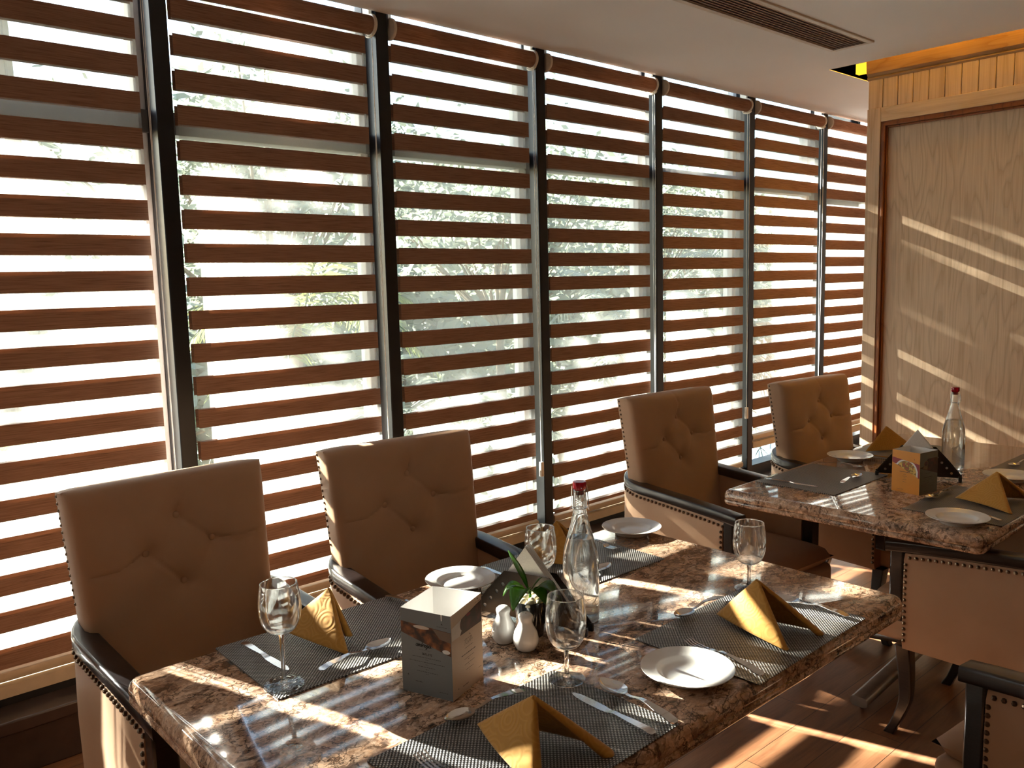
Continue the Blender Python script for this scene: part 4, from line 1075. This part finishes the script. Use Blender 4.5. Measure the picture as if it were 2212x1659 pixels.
def face_left(t, mx):
    r = random.Random(5)
    flat('photo_print', 'food_fried', t, mx, [[(0.001, 0.139), (S1 - 0.001, 0.132), (S1 - 0.001, 0.086), (0.001, 0.117)]])
    flat('photo_print', 'print_brown', t, mx, [[(0.072, 0.1335), (S1 - 0.001, 0.1315), (S1 - 0.001, 0.112), (0.088, 0.116)]], 0.00045)
    flat('photo_print', 'card_peach', t, mx, [circ(0.047, 0.1325, 0.018, ry=0.0035)], 0.00045)
    flat('photo_print', 'print_white', t, mx, [circ(0.101, 0.0935, 0.0085, ry=0.004)], 0.00045)
    flat('lettering', 'ink', t, mx, script_word('ambrosia', 0.033, 0.0945, 0.0050, 0.0011) + block_word('OUTLETS', 0.0475, 0.0795, 0.0032, 0.00075))
    ds = dashes(r, 0.040, 0.066, 0.0885, 0.0005) + dashes(r, 0.025, 0.088, 0.0735, 0.0010) + dashes(r, 0.054, 0.060, 0.0695, 0.0009) + dashes(r, 0.018, 0.096, 0.0645, 0.0010) + dashes(r, 0.054, 0.060, 0.060, 0.0009) + dashes(r, 0.037, 0.076, 0.055, 0.0010) + dashes(r, 0.054, 0.060, 0.0505, 0.0009) + dashes(r, 0.034, 0.082, 0.0455, 0.0010) + dashes(r, 0.055, 0.060, 0.0415, 0.0009) + dashes(r, 0.030, 0.047, 0.024, 0.0012) + dashes(r, 0.083, 0.102, 0.012, 0.0009) + dashes(r, 0.082, 0.104, 0.1395, 0.0008)
    flat('small_print', 'ink_soft', t, mx, ds + crest(0.014, 0.034, 0.0020) + crest(0.093, 0.145, 0.0022))
    flat('slit', 'print_white', t, mx, [[(0.0915, 0.152), (0.0935, 0.152), (0.0945, 0.164), (0.0905, 0.1645)]])
def face_right(t, mx):
    r = random.Random(9)
    flat('photo_print', 'food_berry', t, mx, [[(0.035, 0.145), (S1 - 0.001, 0.158), (S1 - 0.001, 0.115), (0.028, 0.115)]])
    flat('photo_print', 'print_white', t, mx, [[(0.001, 0.139), (0.036, 0.1452), (0.040, 0.128), (0.030, 0.115), (0.001, 0.115)]], 0.00045)
    flat('photo_print', 'food_berry', t, mx, [circ(0.044, 0.134, 0.013)], 0.0006)
    flat('photo_print', 'print_red', t, mx, [circ(0.062, 0.1465, 0.008, ry=0.003)], 0.0006)
    flat('lettering', 'ink_soft', t, mx, dashes(r, 0.044, 0.074, 0.1455 - 0.045, 0.0006) + stroke(smoothp([(0.046, 0.090), (0.050, 0.101), (0.054, 0.100), (0.050, 0.095), (0.055, 0.091), (0.058, 0.096), (0.061, 0.091), (0.064, 0.097), (0.067, 0.092), (0.070, 0.102), (0.072, 0.093), (0.076, 0.096)]), 0.0006))
    ds = dashes(r, 0.046, 0.076, 0.084, 0.0009) + dashes(r, 0.034, 0.086, 0.072, 0.0017) + dashes(r, 0.044, 0.080, 0.063, 0.0009) + dashes(r, 0.057, 0.062, 0.059, 0.0009) + dashes(r, 0.044, 0.080, 0.052, 0.0009) + dashes(r, 0.058, 0.062, 0.048, 0.0009) + dashes(r, 0.048, 0.076, 0.041, 0.0009) + dashes(r, 0.059, 0.063, 0.037, 0.0009) + dashes(r, 0.036, 0.056, 0.013, 0.0016) + dashes(r, 0.094, 0.106, 0.026, 0.0009) + dashes(r, 0.086, 0.108, 0.150 + 0.009, 0.0008)
    flat('small_print', 'ink_soft', t, mx, ds + crest(0.020, 0.015, 0.0018) + crest(0.098, 0.1640, 0.0020) + crest(0.066, 0.106, 0.0022))
mbx = menu_box(0.664, -1.796, math.radians(0), S1, 0.164, [('card_grey', face_left), ('card_peach', face_right), ('card_grey', None), ('card_grey', None)],
               'blue grey cardboard menu box with food pictures in the middle of the near table', [0.164, 0.164, 0.171, 0.168])
mbx.rotation_euler = (0, 0, math.radians(-70))
S2 = 0.105
def face_orange(t, mx):
    r = random.Random(11)
    flat('photo_print', 'print_red', t, mx, [[(0.001, 0.122), (S2 - 0.001, 0.108), (S2 - 0.001, 0.058), (0.001, 0.104)]])
    ring = [(x, y) for (x, y) in circ(0.052, 0.100, 0.046, 30)]
    def clip(poly):
        return [(x, min(y, 0.122 - 0.134 * x + 0.0)) for (x, y) in poly]
    lower = lambda x: 0.104 - 0.44 * x
    def band(x0, x1, up, n=14):
        xs = [x0 + (x1 - x0) * i / n for i in range(n + 1)]
        return [(x, max(lower(x), lower(x))) for x in xs] + [(x, up(x)) for x in reversed(xs)]
    upl = lambda x: 0.1215 - 0.134 * x
    def arc(x, c, rr): return 0.075 + math.sqrt(max(0, rr * rr - (x - c) ** 2))
    flat('photo_print', 'print_white', t, mx, [band(0.010, 0.098, lambda x: max(lower(x) + 0.0005, min(upl(x), arc(x, 0.054, 0.0445))))], 0.00045)
    flat('photo_print', 'food_pasta', t, mx, [band(0.016, 0.092, lambda x: max(lower(x) + 0.0005, min(upl(x) - 0.001, arc(x, 0.054, 0.0385))))], 0.0006)
    flat('small_print', 'ink_soft', t, mx, dashes(r, 0.030, 0.068, 0.073, 0.0018) + dashes(r, 0.045, 0.054, 0.064, 0.0008) + dashes(r, 0.041, 0.058, 0.058, 0.0008) + dashes(r, 0.046, 0.053, 0.052, 0.0008) + dashes(r, 0.042, 0.057, 0.046, 0.0008) + dashes(r, 0.043, 0.056, 0.038, 0.0008) + dashes(r, 0.022, 0.044, 0.010, 0.0010) + dashes(r, 0.074, 0.094, 0.1165 - 0.004, 0.0007) + crest(0.084, 0.122, 0.0022))
def face_slate(t, mx):
    r = random.Random(13)
    flat('photo_print', 'food_berry', t, mx, [[(0.001, 0.124), (S2 - 0.001, 0.124), (S2 - 0.001, 0.066), (0.001, 0.095)]])
    flat('photo_print', 'card_dark', t, mx, [[(0.001, 0.124), (0.045, 0.124), (0.020, 0.100), (0.001, 0.096)]], 0.00045)
    flat('photo_print', 'print_brown', t, mx, [[(0.018, 0.0925), (0.026, 0.108), (0.044, 0.108), (0.044, 0.085)], circ(0.035, 0.108, 0.0125, ry=0.0105)], 0.0006)
    flat('photo_print', 'food_berry', t, mx, [circ(0.035, 0.108, 0.0095, ry=0.008)], 0.00075)
    flat('small_print', 'ink', t, mx, dashes(r, 0.024, 0.074, 0.058, 0.0018))
    flat('small_print', 'ink_soft', t, mx, dashes(r, 0.034, 0.066, 0.072, 0.0012) + dashes(r, 0.024, 0.072, 0.052, 0.0008) + dashes(r, 0.022, 0.078, 0.047, 0.0008) + dashes(r, 0.042, 0.057, 0.040, 0.0011) + dashes(r, 0.010, 0.036, 0.034, 0.0008) + dashes(r, 0.062, 0.090, 0.034, 0.0008) + dashes(r, 0.012, 0.038, 0.028, 0.0008) + dashes(r, 0.064, 0.084, 0.026, 0.0008) + dashes(r, 0.026, 0.046, 0.010, 0.0010) + dashes(r, 0.078, 0.096, 0.132, 0.0007) + crest(0.010, 0.012, 0.0018) + crest(0.087, 0.139, 0.0022))
mb2 = menu_box(2.742, -1.822, 0, S2, 0.148, [('card_orange', face_orange), ('card_dark', face_slate), ('card_orange', None), ('card_dark', None)],
               'orange and slate cardboard menu box on the far table')
mb2.rotation_euler = (0, 0, math.radians(-100))


# ------------------------------------------------------------------ napkin holders with paper napkins
def holder(cx, cy, rz, label, nlabel):
    t = thing('napkin_holder', label, 'napkin holder', (cx, cy, TZ + 0.0004), rz, 'dark metal napkin holders')
    HB, HH = 0.148, 0.118
    def outline(k=1.0):
        return [(-HB, 0.012), (-0.105, 0.066), (-0.058, HH), (0.058, HH), (0.105, 0.066), (HB, 0.012)]
    for y in (-0.017, 0.017):
        o = outline(); xs0 = []
        # plate with a row of punched holes along each sloping side, made from a fine cell mesh
        m = MB(); holes = [(sx_ * a_, z_) for sx_ in (-1, 1) for (a_, z_) in ((0.112, 0.028), (0.096, 0.047), (0.079, 0.066), (0.062, 0.085))]
        bm = bmesh.new()
        vs = [bm.verts.new((x, 0, z)) for (x, z) in o]; es = [bm.edges.new((vs[i], vs[(i + 1) % len(vs)])) for i in range(len(vs))]
        for (hx, hz) in holes:
            hv = [bm.verts.new((hx + 0.0046 * math.cos(2 * PI * i / 16), 0, hz + 0.0046 * math.sin(2 * PI * i / 16))) for i in range(16)]
            es += [bm.edges.new((hv[i], hv[(i + 1) % 16])) for i in range(16)]
        bmesh.ops.triangle_fill(bm, use_beauty=True, use_dissolve=False, edges=es, normal=(0, 1, 0))
        bad = [f for f in bm.faces if any((f.calc_center_median() - Vector((hx, 0, hz))).length < 0.0046 for (hx, hz) in holes)]
        if bad: bmesh.ops.delete(bm, geom=bad, context='FACES_ONLY')
        bm.verts.ensure_lookup_table(); bm.verts.index_update()
        m.add([tuple(v.co) for v in bm.verts], [[v.index for v in f.verts] for f in bm.faces]); bm.free()
        q = m.build('side_plate', 'holder', t, smooth=False, solid=0.0014); q.location = (0, y, 0)
    b = MB(); b.box(-0.14, 0.14, -0.0175, 0.0175, 0.012, 0.0135); b.build('base_plate', 'holder', t)
    for sx in (-1, 1):
        for sy in (-1, 1):
            f = MB(); f.box(sx * 0.141 - 0.006, sx * 0.141 + 0.006, sy * 0.017 - 0.004, sy * 0.017 + 0.004, 0.0, 0.018); f.build('foot', 'rubber', t, bevel=0.001)
    mw = Matrix.Translation((cx, cy, TZ)) @ Matrix.Rotation(rz, 4, 'Z')
    for i in range(5):
        y = -0.0125 + i * 0.0062
        m = MB(); r = random.Random(i + int(cx * 10))
        tw = r.uniform(-0.004, 0.004); top = 0.178 + r.uniform(-0.006, 0.006); N = 10
        for lay in (0, 1):
            for j in range(N + 1):
                k = j / N; w_ = 0.128 * (1 - k) + 0.001
                for s_ in (-1, -0.33, 0.33, 1):
                    m.v.append((s_ * w_ + tw * k - 0.006 * k, lay * 0.0032 * (1 - 0.5 * k) + 0.004 * math.sin(k * 2.5 + i) * k, 0.014 + (top - 0.014) * k))
        off = (N + 1) * 4
        for j in range(N):
            for a in range(3):
                q = [j * 4 + a, j * 4 + a + 1, j * 4 + 5 + a, j * 4 + 4 + a]; m.f.append(q); m.m.append(0); m.f.append([z + off for z in q[::-1]]); m.m.append(0)
            for a in (0, 3): m.f.append([j * 4 + a, j * 4 + 4 + a, j * 4 + 4 + a + off, j * 4 + a + off]); m.m.append(0)
        p = mw @ Vector((0, y, 0.0005))
        tag(m.build('paper_napkin', 'tissue', None, p, rz, angle=60), nlabel, 'paper napkin', 'paper napkins in the ' + ('near' if cx < 2 else 'far') + ' holder')
    return t
holder(0.987, -1.702, math.radians(-72), 'dark triangular metal napkin holder behind the black pot and near bottle', 'white triangular paper napkin standing in the near table\'s dark holder')
holder(2.948, -1.750, math.radians(-69), 'dark triangular metal napkin holder with punched holes behind the orange menu box', 'white triangular paper napkin standing in the far table\'s dark holder')


# ------------------------------------------------------------------ outside: paving far below, white tower, palms
GZ = -12.0
TERR = -0.95
struct(MB().box(-7, 9.5, 0.17, 3.25, TERR - 0.25, TERR).build('terrace_outside', 'tile', smooth=False))
struct(MB().box(-140, 240, 1.0, 300, GZ - 0.5, GZ).build('ground_outside', 'pave', smooth=False))
bl = thing('office_tower', 'white building with a grid of windows seen below the short blind', 'building', (52.3, 28.5, GZ))
MB().box(-1.9, 1.9, -2.5, 2.5, 0, 3.6).build('tower_wall', 'bwall', bl, smooth=False)
for i in range(5):
    for j in range(4):
        b = MB(); b.box(-1.97, -1.88, -2.1 + i * 0.85, -1.5 + i * 0.85, 0.3 + j * 0.82, 0.85 + j * 0.82); b.build('tower_window', 'bwin', bl, smooth=False)
def frond(m, base, ang, up, L, W, droop, rng, nl=26):
    d = Vector((math.cos(ang), math.sin(ang), 0)); sdv = Vector((-d.y, d.x, 0)); P_ = []
    for i in range(nl + 1):
        k = i / nl; P_.append(Vector(base) + d * (L * k * math.cos(up)) + Vector((0, 0, L * (math.sin(up) * k - droop * k * k))))
    m.tube(P_[::3] + [P_[-1]], 0.008, 4)
    for i in range(3, nl + 1):
        k = i / nl; p = P_[i]; tg = (P_[i] - P_[i - 1]).normalized(); ll = W * (0.35 + 0.9 * math.sin(PI * min(1, k * 0.95 + 0.03)))
        for s_ in (-1, 1):
            dr = (sdv * s_ * 0.85 + tg * 0.6 + Vector((0, 0, -0.25 + rng.uniform(-0.25, 0.15)))).normalized(); e = p + dr * ll * rng.uniform(0.8, 1.1); nn = tg * 0.014
            mid = p.lerp(e, 0.45) + Vector((0, 0, 0.03 * ll)); e = e + Vector((0, 0, -0.18 * ll))
            m.add([p - nn * 0.5, mid - nn, e, mid + nn, p + nn * 0.5], [(0, 1, 3, 4), (1, 2, 3)])
def palm(x, y, z, R, n, label, mat='leaf_out', seed=1, updeg=(10, 70), W=0.28, dr=(0.4, 0.9), trunk=0.07):
    rng = random.Random(seed); GZ = TERR if y < 3.2 and x < 9 else -12.0
    t = thing('palm_tree', label, 'palm', (x, y, GZ))
    m = MB()
    for i in range(n):
        a = 2 * PI * (i + rng.uniform(-0.3, 0.3)) / n
        frond(m, (0, 0, z - GZ), a, math.radians(rng.uniform(*updeg)), R * rng.uniform(0.75, 1.1), W, rng.uniform(*dr), rng)
    m.build('fronds', mat, t, smooth=False, merge=False)
    tr = MB(); tr.tube([(0.10 * math.sin(k * 0.9), 0.08 * math.cos(k * 1.1) - 0.08, (z - GZ) * k / 6) for k in range(7)], [trunk * (1.2 - 0.4 * k / 6) for k in range(7)], 8); tr.build('trunk', 'trunk', t)
    return t
palm(1.10, 2.3, 0.35, 1.25, 13, 'bright green palm outside the leftmost window, low behind the blind', seed=1)
palm(3.0, 3.0, 1.25, 1.6, 14, 'green palm behind the third window, fronds near the middle height', seed=2)
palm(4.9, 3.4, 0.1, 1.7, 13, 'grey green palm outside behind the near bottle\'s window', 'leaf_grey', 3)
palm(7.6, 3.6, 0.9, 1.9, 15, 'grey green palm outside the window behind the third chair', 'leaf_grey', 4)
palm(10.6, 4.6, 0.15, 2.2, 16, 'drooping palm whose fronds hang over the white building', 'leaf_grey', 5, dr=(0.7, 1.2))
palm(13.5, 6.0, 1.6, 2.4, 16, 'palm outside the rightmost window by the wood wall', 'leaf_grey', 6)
def tree(x, y, z, R, n, label, seed, lw=0.11, squash=0.75, off=0.0):
    rng = random.Random(seed); t = thing('leafy_tree', label, 'tree', (x, y, GZ)); m = MB()
    cl = [(off + rng.gauss(0, R * 0.5), rng.gauss(0, R * 0.5), rng.gauss(0, R * 0.4 * squash)) for _ in range(max(6, n // 140))]
    for i in range(n):
        c = rng.choice(cl); p = Vector((c[0] + rng.gauss(0, R * 0.20), c[1] + rng.gauss(0, R * 0.20), z - GZ + c[2] + rng.gauss(0, R * 0.16)))
        a = Vector((rng.gauss(0, 1), rng.gauss(0, 1), rng.gauss(0, 0.6))).normalized(); b_ = a.cross(Vector((rng.gauss(0, 1), rng.gauss(0, 1), rng.gauss(0, 1)))).normalized()
        l = lw * rng.uniform(0.7, 1.3)
        m.add([p - a * l, p + b_ * l * 0.45, p + a * l, p - b_ * l * 0.45], [(0, 1, 2, 3)])
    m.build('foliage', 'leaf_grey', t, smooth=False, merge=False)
    tr = MB(); tr.tube([(0, 0, 0), (0.15, 0.1, (z - GZ) * 0.5), (0, 0, z - GZ)], [0.22, 0.16, 0.05], 8)
    for c in cl: tr.tube([(0, 0, (z - GZ) * 0.82), (c[0] * 0.6, c[1] * 0.6, (z - GZ) * 0.92 + c[2] * 0.5), (c[0], c[1], z - GZ + c[2])], [0.05, 0.03, 0.012], 5)
    tr.build('trunk', 'trunk', t); return t
tree(6.5, 10.5, 3.4, 2.4, 5200, 'pale leafy tree outside, filling the upper part of the second and third windows', 21)
tree(12.5, 11.5, 3.2, 2.6, 5200, 'pale leafy tree outside, behind the upper middle windows', 22)
tree(21.0, 14.0, 3.6, 3.0, 5200, 'pale leafy tree outside the windows nearest the wood wall', 23)
tree(2.4, 10.5, 1.0, 1.9, 3600, 'pale leafy tree outside the leftmost window', 24)
tree(-0.4, 10.0, 6.45, 1.35, 2900, 'tall leafy tree added out of view to dapple the sun through the middle windows', 25, 0.14, 0.55)  # unseen tree, added to break up the sun on the far table and chair
tree(2.3, 8.6, 6.95, 0.9, 3600, 'tall leafy tree added above the view to shade the upper wood panelling', 26, 0.14, 0.5, -0.7)  # crown hidden above the view, placed to keep sun off the panel top
tree(-3.6, 10.6, 7.6, 1.2, 2000, 'tall leafy tree added out of view, far left and high, to shade the window tops', 27, 0.14, 0.5)  # unseen crown, added to block the high sun at the left windows

for i, (x, y, z, R, nm) in enumerate(((-1.5, 17.5, 0.5, 4.0, 'far left, behind the first blind'), (7.0, 19.0, -0.5, 4.4, 'behind the second blind'), (15.5, 20.0, 0.2, 4.6, 'behind the third blind'), (25.0, 22.0, -0.4, 4.8, 'behind the fourth blind'), (36.0, 25.0, 0.0, 5.2, 'behind the fifth blind'), (37.0, 11.0, -1.0, 4.0, 'low behind the rightmost blinds'), (50.0, 33.0, 1.0, 6.5, 'behind the two rightmost blinds'))):
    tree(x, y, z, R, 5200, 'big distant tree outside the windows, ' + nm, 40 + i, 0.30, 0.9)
